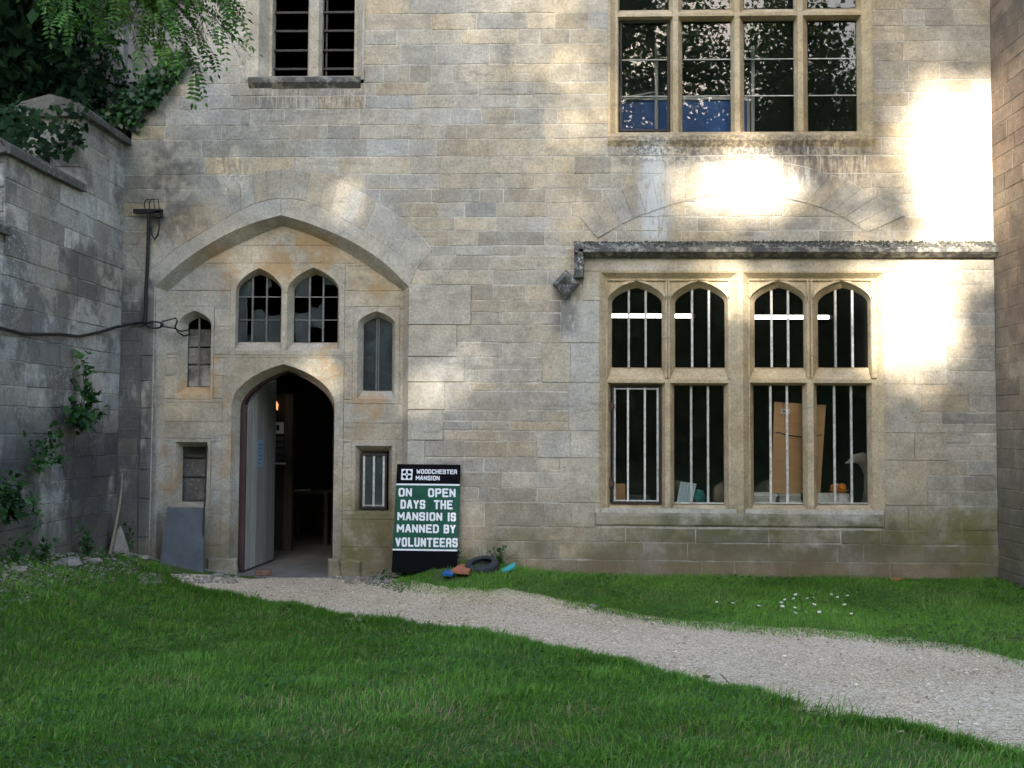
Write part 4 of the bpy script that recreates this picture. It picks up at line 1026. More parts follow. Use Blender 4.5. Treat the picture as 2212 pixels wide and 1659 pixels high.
# tyre
ty=thing('tyre','small worn black tyre lying tilted on the grass beside the notice board','tyre',W3(1041,1226,-.42))
tc=W3(1041,1224,-.42); Mt=Matrix.Translation(tc)@Euler((rad(16),rad(-8),0)).to_matrix().to_4x4(); m=MB(); R0,H=.178,.058
pr=[(.105,-.04),(.115,-.055),(.15,-.060),(.172,-.048),(.178,-.025),(.178,.025),(.172,.048),(.15,.060),(.115,.055),(.105,.04),(.125,.03),(.125,-.03)]
n=36; vs=[];fs=[]
for k in range(n):
    th=2*math.pi*k/n
    for r_,z_ in pr: vs.append(Mt@Vector((r_*math.cos(th),r_*math.sin(th),z_)))
q=len(pr)
for k in range(n):
    for j in range(q): fs.append((k*q+j,((k+1)%n)*q+j,((k+1)%n)*q+(j+1)%q,k*q+(j+1)%q))
m.add(vs,fs); m.build('casing',M_rubber,ty,smooth=True)
m=MB()
for k in range(44):
    th=2*math.pi*k/44; A=Mt@Matrix.Rotation(th,4,'Z')
    for s in (-1,1): m.box(.176,.183,-.006,.006,s*.012-.01,s*.012+.012,M=A@Matrix.Rotation(s*.4,4,'X'))
m.build('tread',M_rubber,ty)
def flat(name,px,y,z,th,mat,label,cat,tilt=0):
    m=MB(); P=[]
    for (u,v) in px:
        g=G(u,v,z); P.append(g+Vector((0,0,tilt*(g.x-G(px[0][0],px[0][1],z).x))))
    n=len(P); m.add([p+Vector((0,0,th)) for p in P]+P,[tuple(range(n))[::-1]]+[(i,(i+1)%n,n+(i+1)%n,n+i) for i in range(n)]); return m.build(name,mat,label=label,cat=cat)
flat('red_slab',[(974,1238),(994,1224),(1008,1222),(1016,1236),(1012,1241)],0,.175,.03,M_terra,'flat terracotta red slab lying beside the tyre','slab')
flat('blue_plastic_piece',[(955,1243),(962,1236),(978,1235),(981,1242),(975,1246)],0,.16,.025,M_blue,'small bright blue plastic piece in the grass before the red slab','plastic')
m=MB(); pts=[W3(1082,1236,-.45),W3(1092,1232,-.44),W3(1102,1226,-.42),W3(1113,1221,-.40)]
vs=[]
for p in pts: vs+=[p+Vector((0,-.03,-.01)),p+Vector((0,.03,.03))]
m.add(vs+[v+Vector((0,.004,-.02)) for v in vs],[(0,2,3,1),(2,4,5,3),(4,6,7,5),(8,9,11,10),(10,11,13,12),(12,13,15,14),(0,8,10,2),(2,10,12,4),(4,12,14,6)]); m.build('teal_plastic_strip',M_teal,label='crumpled teal plastic strip in the grass right of the tyre',cat='plastic')
# stick on the path
m=MB(); P=[G(u,v,.025) for u,v in ((1555,1467),(1580,1480),(1612,1492),(1655,1506),(1702,1519))]; P[0].z=.06; m.tube(P,[.003,.004,.0045,.004,.002],6); m.build('fallen_twig',M_wood,label='thin dark fallen twig along the near edge of the gravel path',cat='twig')
m=MB(); P=[G(u,v,.02) for u,v in ((1518,1460),(1526,1461),(1534,1461))]; m.tube(P,[.008,.011,.007],6); m.build('bark_scrap',M_wood,label='short grey bark scrap on the gravel left of the long twig',cat='bark')
# stones along the foot of the walls
lump('pointed_stone','pale pointed stone propped in the corner beneath the old wall','stone',Vector((X(258,1200,-.25),-.25,.22)),.13,.07,.14,M_rock,3,.2,pointy=2.6)
si=0
for (u,v,s,lb) in ((150,1206,.10,'larger pale loose stone among weeds below the old wall'),(205,1222,.06,'small pale stone left of the pointed stone'),(310,1228,.07,'flat pale stone left of the slate slab foot'),(345,1236,.05,'pale stone at the left foot of the slate slab'),(400,1241,.05,'pale stone in front of the slate slab'),(470,1245,.05,'pale stone at the foot of the left door jamb'),(40,1224,.06,'pale loose stone at the far left wall foot'),
   (800,1250,.06,'pale stone left of the notice board foot'),(838,1247,.07,'pale rubble stone against the notice board foot'),(1282,1312,.045,'pale round pebble at the far edge of the path'),(1588,1350,.03,'small white pebble below the daisies'),(1880,1242,.05,'reddish stone fragment at the base of the wall near the right corner')):
    g=GH(u,v) if u>240 else WX(u,v,XL+.3); g.y=min(g.y,-.12); g.x=max(g.x,XL+.1); si+=1
    lump('loose_stone',lb,'stone',Vector((g.x,g.y,s*.2+float(gh(g.x,g.y)))),s*1.25,s,s*.55,M_rock if si!=12 else M_terra,si*5,si)
P=[];
for k in range(1800):
    u=random.choice([random.uniform(0,345),random.uniform(0,345),random.uniform(330,520),random.uniform(745,850)]); g=GH(u,random.uniform(1228,1262)) if u>300 else WX(u,1220,XL+random.uniform(.03,.75))
    g.y=min(g.y,-.05)
    if u<330: g.x=max(g.x,XL+.05)
    P.append((g.x,g.y,.006+float(gh(g.x,g.y)),random.uniform(.008,.03)))
P=np.array(P)
vv=(P[:,None,:3]+oc[None]*np.array([1,1,.6])*P[:,None,3:]*rng.uniform(.6,1.3,(len(P),6,1))).reshape(-1,3)
ff=(np.arange(len(P))[:,None,None]*6+np.array([(0,1,4),(1,2,4),(2,3,4),(3,0,4),(1,0,5),(2,1,5),(3,2,5),(0,3,5)])[None]).reshape(-1,3)
npmesh('rubble_chips',vv,ff,M_rock,np.repeat(rng.random((len(P),2)),6,0),kind='stuff',label='pale limestone chips scattered along the foot of the walls',cat='rubble')
# leaning dead stems in the left corner
m=MB(); m.tube([W3(235,1204,-.35),W3(247,1150,-.3),W3(258,1090,-.22),W3(262,1060,-.15),W3(264,1023,-.05)],[.016,.014,.013,.011,.008],7); m.build('dead_stem',M_twig,label='pale bare stem leaning in the corner above the pointed stone',cat='stem')
m=MB(); m.tube([W3(181,1206,-.6),W3(190,1170,-.5),W3(212,1120,-.4),W3(236,1060,-.12)],[.013,.012,.010,.006],7); m.build('dead_stem',M_wood,label='thin dark bare stem left of the pale one under the old wall',cat='stem')

# ------------------------------------------------------------------ cables
br=thing('cable_bracket','black iron bracket with downpipe fixed to the wall above the porch corner','bracket',W3(320,700,0))
m=MB(); m.box(X(289,456,-.08),X(350,456,-.08),-.10,-.04,Z(460,320,-.08),Z(452,320,-.08)); m.build('cross_bar',M_cable,br)
m=MB(); m.tube([W3(322,455,-.07),W3(319,560,-.06),W3(315,640,-.05),W3(313,697,-.05)],.021,8); m.build('conduit',M_cable,br)
m=MB(); m.tube([W3(343,456,-.07),W3(344,490,-.07),W3(341,508,-.07),W3(334,517,-.07),W3(328,508,-.07),W3(326,490,-.06)],.010,6); m.build('hanging_loop',M_cable,br)
for u in (312,322): m=MB(); m.tube([W3(u+2,455,-.07),W3(u,440,-.08),W3(u+4,431,-.09),W3(u+20,430,-.09),W3(u+22,452,-.07)],.006,6); m.build('wire_end',M_cable,br)
m=MB(); m.box(X(334,470,-.07),X(350,470,-.07),-.10,-.045,Z(470,340,-.07),Z(456,340,-.07)); m.build('insulator',M_cable,br)
pc=thing('power_cable','slack black cable running along the old wall into the small left window','cable',W3(160,724,-.3))
def onwall(u,v): 
    p=WX(u,v,XL+.035); return p
P=[WX(u,v,XL+.035) for u,v in ((-60,696),(0,708),(53,722),(133,722),(170,727),(215,718),(250,707))]+[W3(285,700,-.04),W3(312,696,-.06)]
m=MB(); m.tube(P,.016,7); m.build('main_run',M_cable,pc)
m=MB(); P=[]
for k in range(26):
    t=k/25; P.append(W3(332+18*math.cos(t*4*math.pi+3.1)+t*4,702+7*math.sin(t*4*math.pi+3.1),-.06-.01*t))
m.tube(P,.0095,6); m.build('coil',M_cable,pc)
m=MB(); m.tube([W3(346,708,-.06),W3(350,695,-.07),W3(380,687,-.07),W3(383,694,-.05),W3(378,706,-.03),W3(385,718,.05),W3(398,726,.18),W3(410,722,.30)],.009,6); m.tube([W3(350,705,-.06),W3(375,709,-.02),W3(392,716,.12),W3(410,712,.30)],.008,6); m.build('tail',M_cable,pc)
m=MB(); p=WX(133,722,XL+.03); m.tube([p,p+Vector((0,.01,-.32))],.004,5); m.build('hanging_wire',M_leadd,pc)

# ------------------------------------------------------------------ things inside the building
def q5(zx,zy): return 1283+.3*zx, 796.3+.3*zy
zsl=Z(1090,1600,.3)
m=MB(); m.box(X(1290),X(1900),.215,.85,zsl-.06,zsl-.012); m.build('inner_sill',M_wood,bld)
def tube_light(ua,ub,v,y,lb):
    a,b=W3(ua,v,y),W3(ub,v,y); t=thing('fluorescent_light',lb,'lamp',(a+b)/2,'fluorescent ceiling lights')
    m=MB(); m.tube([a,Vector((b.x,b.y,a.z))],.023,10); m.build('tube',M_tube,t)
    m=MB(); m.box(a.x-.04,b.x+.04,y-.03,y+.03,a.z+.03,a.z+.08); m.build('fitting',M_plaster,t)
    m=MB(); m.tube([(b.x,y,a.z),(b.x+.045,y,a.z)],.025,8); m.build('end_cap',M_orange if ua<1400 else M_paper,t)
    for f in (.2,.8):
        x=lerp(a.x,b.x,f); m=MB(); m.tube([(x,y,a.z+.08),(x,y,Z(470)-.005)],.006,5); m.build('hanger',M_iron,t)
tube_light(1180,1494,682,1.6,'lit fluorescent tube seen through the left pair of arched lights')
tube_light(1590,1790,685,1.6,'lit fluorescent tube seen through the right pair of arched lights')
# plywood panel with label and hanging wire
pn=thing('plywood_panel','tall brown plywood panel standing behind the right window pair','panel',(X(1720,1062,.5),.5,zsl))
yA,yB=.34,.46
P=[W3(1665.5,1065,yA),W3(1772,1066,yA),W3(1784,875,yB),W3(1673,868,yB)]
m=MB(); m.add(P+[p+Vector((0,.025,0)) for p in P],[(0,1,2,3),(7,6,5,4),(0,4,5,1),(1,5,6,2),(2,6,7,3),(3,7,4,0)]); m.build('sheet',M_ply,pn)
def onp(s,t,d=.004):
    a=P[0].lerp(P[1],s); b=P[3].lerp(P[2],s); return a.lerp(b,t)+Vector((0,-d,0))
m=MB(); m.add([onp(.13,.875),onp(.31,.875),onp(.31,.93),onp(.13,.93)],[(0,1,2,3)]); m.build('paper_label',M_paper,pn)
m=MB(); m.add([onp(.17,.895,.006),onp(.26,.895,.006),onp(.26,.907,.006),onp(.17,.907,.006)],[(0,1,2,3)]); m.build('label_print',M_iron,pn)
m=MB(); m.tube([onp(.05,.655,.01),onp(.12,.668,.012),onp(.2,.645,.012),onp(.5,.625,.012),onp(.8,.64,.012),onp(.95,.66,.01)],.005,5); m.build('hanging_wire',M_iron,pn)
# stacked sheets and cloths on the sill
def stack(ua,ub,va,vb,y,n,lb,group=None):
    x0,z0,x1,z1=R(ua,va,ub,vb,y); z0=zsl-.01; m=MB(); h=(z1-z0)/n
    for k in range(n):
        j=random.uniform(-.01,.01); M=Matrix.Translation(((x0+x1)/2+j,y+.14,z0+h*k))@Matrix.Rotation(random.uniform(-.05,.05),4,'Z')
        w=(x1-x0)/2-random.uniform(0,.02); mm=MB(); m.box(-w,w,-.13,.13,.001,h-.003,(random.random(),.5,0),M=M)
    m.build('paper_stack',M_paper,label=lb,cat='papers')
stack(1625,1680,1066,1090,.27,4,'stack of white papers at the left foot of the plywood panel')
stack(1684,1733,1066,1090,.27,4,'stack of white papers in front of the plywood panel')
# crumpled cloth
x0,z0,x1,z1=R(1758,1066,1838,1091,.26); m=MB(); nx_,nz_=22,5; vs=[]
for i in range(nx_+1):
    for j in range(nz_+1):
        x=lerp(x0,x1,i/nx_); t=j/nz_; vs.append((x,.30-.06*(1-t)+.018*math.sin(i*2.1+j*1.3),lerp(zsl-.01,z1,t)+.006*math.sin(i*1.7)))
for i in range(nx_+1): vs.append((lerp(x0,x1,i/nx_),.52,z1-.01))
fs=[(i*(nz_+1)+j,(i+1)*(nz_+1)+j,(i+1)*(nz_+1)+j+1,i*(nz_+1)+j+1) for i in range(nx_) for j in range(nz_)]
b0=(nx_+1)*(nz_+1); fs+=[(i*(nz_+1)+nz_,(i+1)*(nz_+1)+nz_,b0+i+1,b0+i) for i in range(nx_)]
m.add(vs,fs); m.build('folded_cloth',M_paper,smooth=True,label='crumpled white cloth on the sill under the orange fruit bowl',cat='cloth')
fb=thing('fruit_bowl','shallow bowl with orange and white balls on the right window sill','bowl',W3(1812,1066,.36))
zb=z1+.005; cx=X(1812,1060,.36)
def sph(m,c,r,n=12,k=8):
    vs=[];fs=[]
    for i in range(k+1):
        for j in range(n):
            p=math.pi*i/k; t=2*math.pi*j/n; vs.append(Vector(c)+Vector((math.sin(p)*math.cos(t),math.sin(p)*math.sin(t),math.cos(p)))*r)
    for i in range(k):
        for j in range(n): fs.append((i*n+j,(i+1)*n+j,(i+1)*n+(j+1)%n,i*n+(j+1)%n))
    m.add(vs,fs)
m=MB(); n=16; vs=[]
for r_,z_ in ((.05,0),(.10,.02),(.105,.03),(.09,.025),(.04,.008)):
    for k in range(n): vs.append((cx+r_*math.cos(k*2*math.pi/n),.36+r_*math.sin(k*2*math.pi/n),zb+z_))
m.add(vs,[(i*n+k,i*n+(k+1)%n,(i+1)*n+(k+1)%n,(i+1)*n+k) for i in range(4) for k in range(n)]+[tuple(range(n))]); m.build('bowl',M_orange,fb,smooth=True)
for dx,dy_,r_,mt in ((-.05,0,.045,M_orange),(.035,-.01,.048,M_orange),(-.01,.04,.045,M_paper),(.03,-.03,.02,M_paper)):
    m=MB(); sph(m,(cx+dx,.36+dy_,zb+.02+r_*.8+(.03 if r_<.03 else 0)),r_); m.build('ball',mt,fb,smooth=True)
# blue ruled card and teal bag
P=[W3(1461.5,1087,.27),W3(1495,1087,.27),W3(1505,1045,.33),W3(1470,1040.5,.33)]; bc=thing('ruled_card','pale blue ruled card leaning on the sill of the left window pair','card',W3(1480,1087,.28))
m=MB(); m.add(P+[p+Vector((0,.006,0)) for p in P],[(0,1,2,3),(7,6,5,4),(0,4,5,1),(1,5,6,2),(2,6,7,3),(3,7,4,0)]); m.build('sheet',M_bpaper,bc)
m=MB()
for k in range(1,11):
    t=k/11; a=P[0].lerp(P[3],t)+Vector((0,-.002,0)); b=P[1].lerp(P[2],t)+Vector((0,-.002,0)); m.add([a,b,b+Vector((0,0,.003)),a+Vector((0,0,.003))],[(0,1,2,3)])
for k in range(1,5):
    t=k/5; a=P[0].lerp(P[1],t)+Vector((0,-.0023,0)); b=P[3].lerp(P[2],t)+Vector((0,-.0023,0)); m.add([a,a+Vector((.003,0,0)),b+Vector((.003,0,0)),b],[(0,1,2,3)])
m.build('ruled_lines',plain('card_lines',(.22,.36,.5),.7),bc)
lump('teal_bag','crumpled teal bag beside the blue card on the window sill','bag',W3(1509,1073,.36),.075,.07,.085,M_teal,8)
# pale cast (rounded bird-like shape) at the far right light
m=MB(); m.tube([W3(1826,1001,.65),W3(1834,998,.65),W3(1845,991,.66),W3(1860,990,.68),W3(1874,1003,.70),W3(1880,1024,.70),W3(1878,1060,.70),W3(1876,1090,.70)],[.008,.02,.05,.075,.085,.07,.06,.08],12); m.build('plaster_cast',M_statue,smooth=True,label='pale rounded plaster cast behind the far right lower light',cat='sculpture')
# boxes and books in the left-most lower light
m=MB(); x0,z0,x1,z1=R(1322,1046,1350,1088,.5); m.box(x0,x1,.45,.65,zsl-.012,z1); m.build('cardboard_box',M_ply,label='small brown box inside the left-most lower light',cat='box')
m=MB(); x0,z0,x1,z1=R(1356,1066,1410,1088,.4)
for k in range(4): m.box(x0+.01*k,x1-.015*k,.34,.55,zsl-.012+.025*k,zsl-.012+.025*k+.021,(random.random(),.5,0))
m.build('book_pile',M_slate,label='low pile of grey books inside the left-most lower light',cat='books')
# hall: post, partition, notices, lamp
hp=thing('hall_partition','timber partition with a post and notices inside the dark doorway','partition',(X(624,1190,2.4),2.4,0))
m=MB(); x0=X(616,1000,2.4); x1=X(633,1000,2.4); m.box(x0,x1,2.35,2.5,0.01,Z(850,620,2.4)); m.build('post',M_wood,hp)
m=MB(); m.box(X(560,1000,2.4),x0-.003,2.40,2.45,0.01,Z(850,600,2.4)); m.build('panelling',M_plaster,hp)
m=MB(); m.add([W3(586,937,2.385),W3(613,937,2.385),W3(613,912,2.385),W3(586,912,2.385)],[(0,1,2,3)]); m.build('white_notice',M_paper,hp)
m=MB(); m.add([W3(597,930,2.38),W3(603,930,2.38),W3(603,918,2.38),W3(597,918,2.38)],[(0,1,2,3)]); m.build('notice_mark',M_black,hp)
for k in range(4): 
    v=943+k*14; m=MB(); m.add([W3(588,v+9,2.385),W3(612,v+9,2.385),W3(612,v,2.385),W3(588,v,2.385)],[(0,1,2,3)]); m.build('list_sheet',M_slate,hp)
m=MB(); m.box(X(584,1000,2.3),X(615,1000,2.3),2.33,2.40,Z(1003,600,2.38),Z(999,600,2.38)); m.build('shelf',M_paper,hp)
lp=thing('wall_lamp','small warm glowing lamp above the notices inside the doorway','lamp',W3(594,890,2.3)); 
m=MB(); c=W3(595,878,2.3); m.tube([c+Vector((-.02,0,.06)),c+Vector((.0,0,.055)),c+Vector((.018,0,.02)),c+Vector((.025,0,-.05))],[.008,.022,.024,.006],8); m.build('glowing_shade',M_bulb,lp,smooth=True)
m=MB(); m.tube([c+Vector((.02,.02,-.05)),c+Vector((.01,.06,-.14)),c+Vector((.01,.1,-.2))],.008,6); m.build('lamp_arm',M_iron,lp)
ht=thing('hall_table','small dark table in the hall behind the doorway','table',(X(660,1150,3.4),3.4,0))
zt_=.72; x0,x1=X(630,1000,3.4),X(720,1000,3.4)
m=MB(); m.box(x0,x1,3.1,3.7,zt_,zt_+.04); m.build('table_top',M_wood,ht)
for x in (x0+.04,x1-.04):
    for y in (3.14,3.66): m=MB(); m.box(x-.025,x+.025,y-.025,y+.025,.01,zt_-.001); m.build('leg',M_wood,ht)
m=MB(); p=W3(652,1098,3.3); M=Matrix.Translation((p.x,3.3,zt_+.041))@Matrix.Rotation(.3,4,'Z'); m.box(-.12,.12,-.09,.09,0,.012,M=M); m.build('leaflet',M_paper,label='white leaflet lying on the dark hall table',cat='leaflet')
# upstairs: blue board and white poles behind the panes
bb=thing('blue_screen','blue board with white edge behind the lower panes of the upper window','board',W3(1450,290,.9))
x0,z0,x1,z1=R(1325,217,1617,330,.8); m=MB(); m.box(x0,x1,.8,.83,z0,z1); m.build('panel',M_board,bb)
m=MB(); m.box(x0,x1+.02,.775,.80,z1,z1+.03); m.box(x1-.02,x1+.01,.77,.80,z0,z1-.002); m.build('edge_trim',M_pole,bb)
for (u,va,vb,lb) in ((1418,95,300,'white pole behind the first pane column of the upper window'),(1626,100,300,'white pole behind the third pane column of the upper window')):
    m=MB(); m.tube([W3(u,vb,.7),W3(u,va,.7)],.022,8); m.build('white_pole',M_pole,label=lb,cat='pole')
m=MB(); m.tube([W3(1342,212,.72),W3(1414,199,.72)],.01,6); m.build('white_brace',M_pole,label='thin white brace slanting behind the left pane of the upper window',cat='pole')

# ------------------------------------------------------------------ vegetation
def unit(a): return a/np.maximum(np.linalg.norm(a,axis=1,keepdims=True),1e-9)
def leaf_mesh(name,p,d,n,L,Wd,mat,parent=None,fold=.25,tint=None,kind=None,**kw):
    """p base points, d axis, n rough normal, L length, Wd width"""
    p=np.asarray(p,float); d=unit(np.asarray(d,float)); n=np.asarray(n,float); s=unit(np.cross(d,n)); n=unit(np.cross(s,d))
    L=np.asarray(L)[:,None]; Wd=np.asarray(Wd)[:,None]
    mid=p+d*L*.42-n*Wd*fold*.5
    V=np.stack([p,mid-s*Wd/2+n*Wd*fold,p+d*L-n*L*.08,mid+s*Wd/2+n*Wd*fold],1).reshape(-1,3)
    k=len(p); Fc=(np.arange(k)[:,None,None]*4+np.array([(0,1,2),(0,2,3)])[None]).reshape(-1,3)
    t=tint if tint is not None else rng.random((k,2))
    return npmesh(name,V,Fc,mat,np.repeat(t,4,0),parent,kind=kind,**kw)
def rdir(k,up=0.0,spread=1.0):
    a=rng.normal(size=(k,3))*spread; a[:,2]+=up; return unit(a)

# weeds and climbing plants on the old wall
def weed(name,label,cat,base,tips,nleaf,size,out_dir,mat=M_weed,spread=.06,stem=.005,droop=-.2,group=None):
    t=thing(name,label,cat,base,group); m=MB(); P=[];Dd=[]
    for tip in tips:
        b=Vector(base); tp=Vector(tip); mid=(b+tp)/2+Vector(out_dir)*.05
        pts=[b.lerp(mid,k/4) if k<4 else mid for k in range(5)]+[mid.lerp(tp,k/4) for k in range(1,5)]
        m.tube(pts,[stem*(1-.08*k) for k in range(len(pts))],5)
        for k in range(max(2,nleaf//len(tips))):
            s=random.uniform(.15,1)*(len(pts)-1); i=int(min(s,len(pts)-2)); P.append(pts[i].lerp(pts[i+1],s-i)+Vector(rng.normal(size=3)*spread*.5)); 
    m.build('stem',M_twig if stem>.008 else mat,t)
    P=np.array([tuple(p) for p in P]); k=len(P); Dd=rng.normal(size=(k,3))*.8+np.array(out_dir)[None]*.8; Dd[:,2]+=droop
    nn=np.array(out_dir)[None]*.6+rng.normal(size=(k,3))*.4+np.array([0,0,.8])[None]
    L=rng.uniform(.6,1.2,k)*size; leaf_mesh('leaves',P,Dd,nn,L,L*.7,mat,t); return t
wx=lambda u,v,o=.05: WX(u,v,XL+o)
weed('climbing_weed','leafy green weed growing from the old wall below the cable','weed',wx(165,925),[wx(178,760,.12),wx(200,840,.2),wx(150,860,.2),wx(210,890,.25),wx(180,905,.2),wx(150,895,.2),wx(185,790,.12)],240,.10,(1,-.2,.1))
weed('climbing_weed','low trailing weed on the old wall left of the taller leafy weed','weed',wx(95,985),[wx(65,950,.12),wx(120,940,.14),wx(60,1005,.14),wx(130,1000,.12),wx(90,960,.12),wx(75,1020,.1),wx(110,920,.1)],170,.07,(1,-.2,0))
weed('wall_bush','dark green bush at the left picture edge against the old wall','bush',wx(15,1100),[wx(-20,1020,.2),wx(40,1035,.2),wx(10,1060,.3),wx(45,1075,.25),wx(-25,1090,.3),wx(25,1120,.2),wx(5,1040,.3)],320,.075,(1,-.3,.1),M_ivy)
weed('climbing_weed','thin hanging weed on the old wall below the bush','weed',wx(65,1060),[wx(60,1130,.06),wx(72,1160,.06),wx(66,1100,.1)],50,.05,(1,-.2,-.2))
for (u,v,h,nl,lb) in ((190,1208,.34,90,'leafy weed at the foot of the dark leaning stem'),(300,1218,.28,90,'leafy weed between the pointed stone and the slate slab'),(330,1226,.16,50,'small weed touching the left edge of the slate slab'),(90,1215,.22,80,'spreading weed below the old wall near the left edge'),(30,1222,.2,70,'low weed at the far left foot of the old wall'),(245,1222,.14,50,'low weed in front of the pointed stone'),
    (880,1248,.10,50,'low weed in front of the left part of the notice board'),(930,1246,.17,60,'small weed in front of the notice board'),(995,1230,.22,40,'small weed between notice board and tyre'),(820,1252,.06,40,'flat grey green weed on the rubble by the porch'),(1085,1228,.22,60,'grassy weed growing behind the tyre')):
    g=GH(u,v) if u>240 else WX(u,v,XL+.18); g.y=min(g.y,-.12); g.x=max(g.x,XL+.12); g.z=float(gh(g.x,g.y))
    weed('weed',lb,'weed',g,[g+Vector((random.uniform(-.12,.12),random.uniform(-.12,.06),h*random.uniform(.4,1.1))) for _ in range(6)],nl,.055,(0,-.4,.5),spread=.05,droop=.1)
# tall dry seed stalks behind the tyre
sk=thing('seed_stalks','thin bare seed stalks rising behind the tyre against the wall','plant',W3(1055,1225,-.2)); 
for (a,b) in ((1055,1165),(1040,1170),(1030,1180),(1070,1182),(1098,1172),(1120,1190),(1075,1200),(1022,1200)):
    m=MB(); p0=W3(1050+(a-1055)*.3,1232,-.2); p1=W3(a,b,-.12); m.tube([p0,p0.lerp(p1,.5)+Vector((0,-.03,.02)),p1],[.004,.0032,.002],5); m.build('stalk',M_weed,sk)

# ivy on the sloping weathering and set-back wall
iv=thing('ivy','dark glossy ivy climbing the sloping coping at the upper left','ivy',W3(270,280,.2))
P=[];Nn=[]
for k in range(1500):
    t=random.random()**.8; u=lerp(278,408,t)+random.gauss(0,9)-random.random()**2*95*(1-.55*t); v=lerp(280,120,t)+random.gauss(0,8)
    y=random.uniform(-.12,.1) if random.random()<.5 else random.uniform(.1,.7)
    P.append(W3(u,v,y)); 
P=np.array([tuple(p) for p in P]); k=len(P); dd=rng.normal(size=(k,3))*.5+np.array([.1,-.3,-.8]); L=rng.uniform(.05,.095,k)
leaf_mesh('leaves',P,dd,np.array([0,-1,.5])+rng.normal(size=(k,3))*.45,L,L*.95,M_ivy,iv)
m=MB()
for _ in range(6): 
    u0=random.uniform(250,290); pts=[W3(lerp(u0,u0+110,t)+random.uniform(-8,8),lerp(285,125,t),.05) for t in np.linspace(0,1,8)]; m.tube(pts,.009,5)
m.build('stem',M_bark,iv)
iw=thing('ivy','trailing ivy hanging over the step of the old stone wall','ivy',WX(120,300,XL-.3))
P=[]
for k in range(420):
    u=random.uniform(0,190); v=random.uniform(225,345)-max(0,(u-120))*.35; p=WX(u,v,XL+random.uniform(-.5,.0)); p.y=min(p.y,yS1+random.uniform(-.3,.1)); p=W3(u,v,p.y); P.append(p)
P=np.array([tuple(p) for p in P]); k=len(P); dd=rng.normal(size=(k,3))*.6+np.array([.2,-.4,-.7]); L=rng.uniform(.05,.10,k)
leaf_mesh('leaves',P,dd,np.array([.3,-1,.6])+rng.normal(size=(k,3))*.45,L,L*.9,M_dleaf,iw)

# dark yew mass behind the wall and an ash tree whose twigs hang over it
def trunk(m,base,top,r,bend=.3,n=9,limbs=6,ll=2.0):
    b=Vector(base); t=Vector(top); pts=[]
    ph=random.uniform(0,6)
    for k in range(n):
        s=k/(n-1); p=b.lerp(t,s)+Vector((math.sin(s*4+ph),math.cos(s*3+ph),0))*bend*s; pts.append(p)
    m.tube(pts,[r*(1-.75*k/(n-1)) for k in range(n)],9)
    for j in range(limbs):
        k=random.randint(n//3,n-2); a=random.uniform(0,6.28); d=Vector((math.cos(a),math.sin(a),random.uniform(.2,.9))).normalized()*ll*random.uniform(.6,1.1)
        rr=r*(1-.75*k/(n-1))*.5; m.tube([pts[k],pts[k]+d*.5+Vector((0,0,.1)),pts[k]+d],[rr,rr*.6,rr*.2],6)
    return pts
yw=thing('yew_tree','dense dark evergreen behind the old stone wall at upper left','tree',(XL-2.2,.3,2.6))
m=MB(); trunk(m,(XL-2.2,.3,2.6),(XL-1.9,.2,8.6),.22); m.build('trunk',M_bark,yw)
k=13000; c=rng.normal(size=(k,3)); c=unit(c)*rng.random((k,1))**.45; P=c*np.array([1.75,1.7,3.6])+np.array([XL-2.0,.1,6.4])
P=P[(P[:,0]<XL-.12)|(P[:,1]>.9)|(P[:,2]<4.6)&False|(P[:,0]<XL+.0)]
k=len(P); dd=rng.normal(size=(k,3))+np.array([0,0,-.6]); L=rng.uniform(.1,.24,k); leaf_mesh('crown',P,dd,rng.normal(size=(k,3))+np.array([0,0,.5]),L,L*.5,M_dleaf,yw)
yw2=thing('yew_tree','large dark evergreen rising furthest back behind the old wall','tree',(XL-4.2,3.2,3.6))
m=MB(); trunk(m,(XL-4.2,3.2,3.2),(XL-4.0,3.2,12),.35); m.build('trunk',M_bark,yw2)
k=9000; P=unit(rng.normal(size=(k,3)))*rng.random((k,1))**.4*np.array([3.6,1.6,5.2])+np.array([XL-4.0,2.9,7.6]); P=P[(P[:,0]<XL-.7)]; k=len(P)
L=rng.uniform(.22,.42,k); leaf_mesh('crown',P,rng.normal(size=(k,3))+np.array([0,0,-.5]),rng.normal(size=(k,3)),L,L*.6,M_dleaf,yw2)
yb=thing('holly_bush','dark bush filling the gap between old wall and sloping coping','bush',(XL-.7,.6,3.4))
m=MB(); trunk(m,(XL-.8,.5,3.2),(XL-.8,.5,5.6),.05,.1,limbs=3,ll=.6); m.build('trunk',M_bark,yb)
k=3000; c=unit(rng.normal(size=(k,3)))*rng.random((k,1))**.4; P=c*np.array([.85,.5,1.5])+np.array([XL-.75,.35,5.0]); L=rng.uniform(.06,.11,k)
leaf_mesh('crown',P,rng.normal(size=(k,3))+np.array([0,-.3,-.5]),rng.normal(size=(k,3))+np.array([0,-.5,.6]),L,L*.6,M_dleaf,yb)
at=thing('ash_tree','green ash tree with feathery leaflets overhanging the wall at upper left','tree',(XL-1.5,-2.0,2.2))
m=MB(); tp=trunk(m,(XL-1.6,-2.0,2.0),(XL-1.3,-1.8,9.5),.17,.15,limbs=4,ll=1.6)
RP=[];RD=[]        # rachis starts / directions
tips=[(515,28,-1.6),(500,85,-1.7),(470,130,-1.5),(430,165,-1.5),(450,60,-1.4),(410,95,-1.6),(380,55,-1.8),(350,100,-1.6),(330,40,-1.6),(300,110,-1.8),(280,55,-1.5),(260,20,-1.8),(420,10,-1.5),(360,-20,-1.6),(470,-10,-1.5),(230,70,-1.7),(200,30,-1.8),(320,-60,-1.7),(430,-60,-1.6),(150,50,-2.0),(100,20,-2.0)]
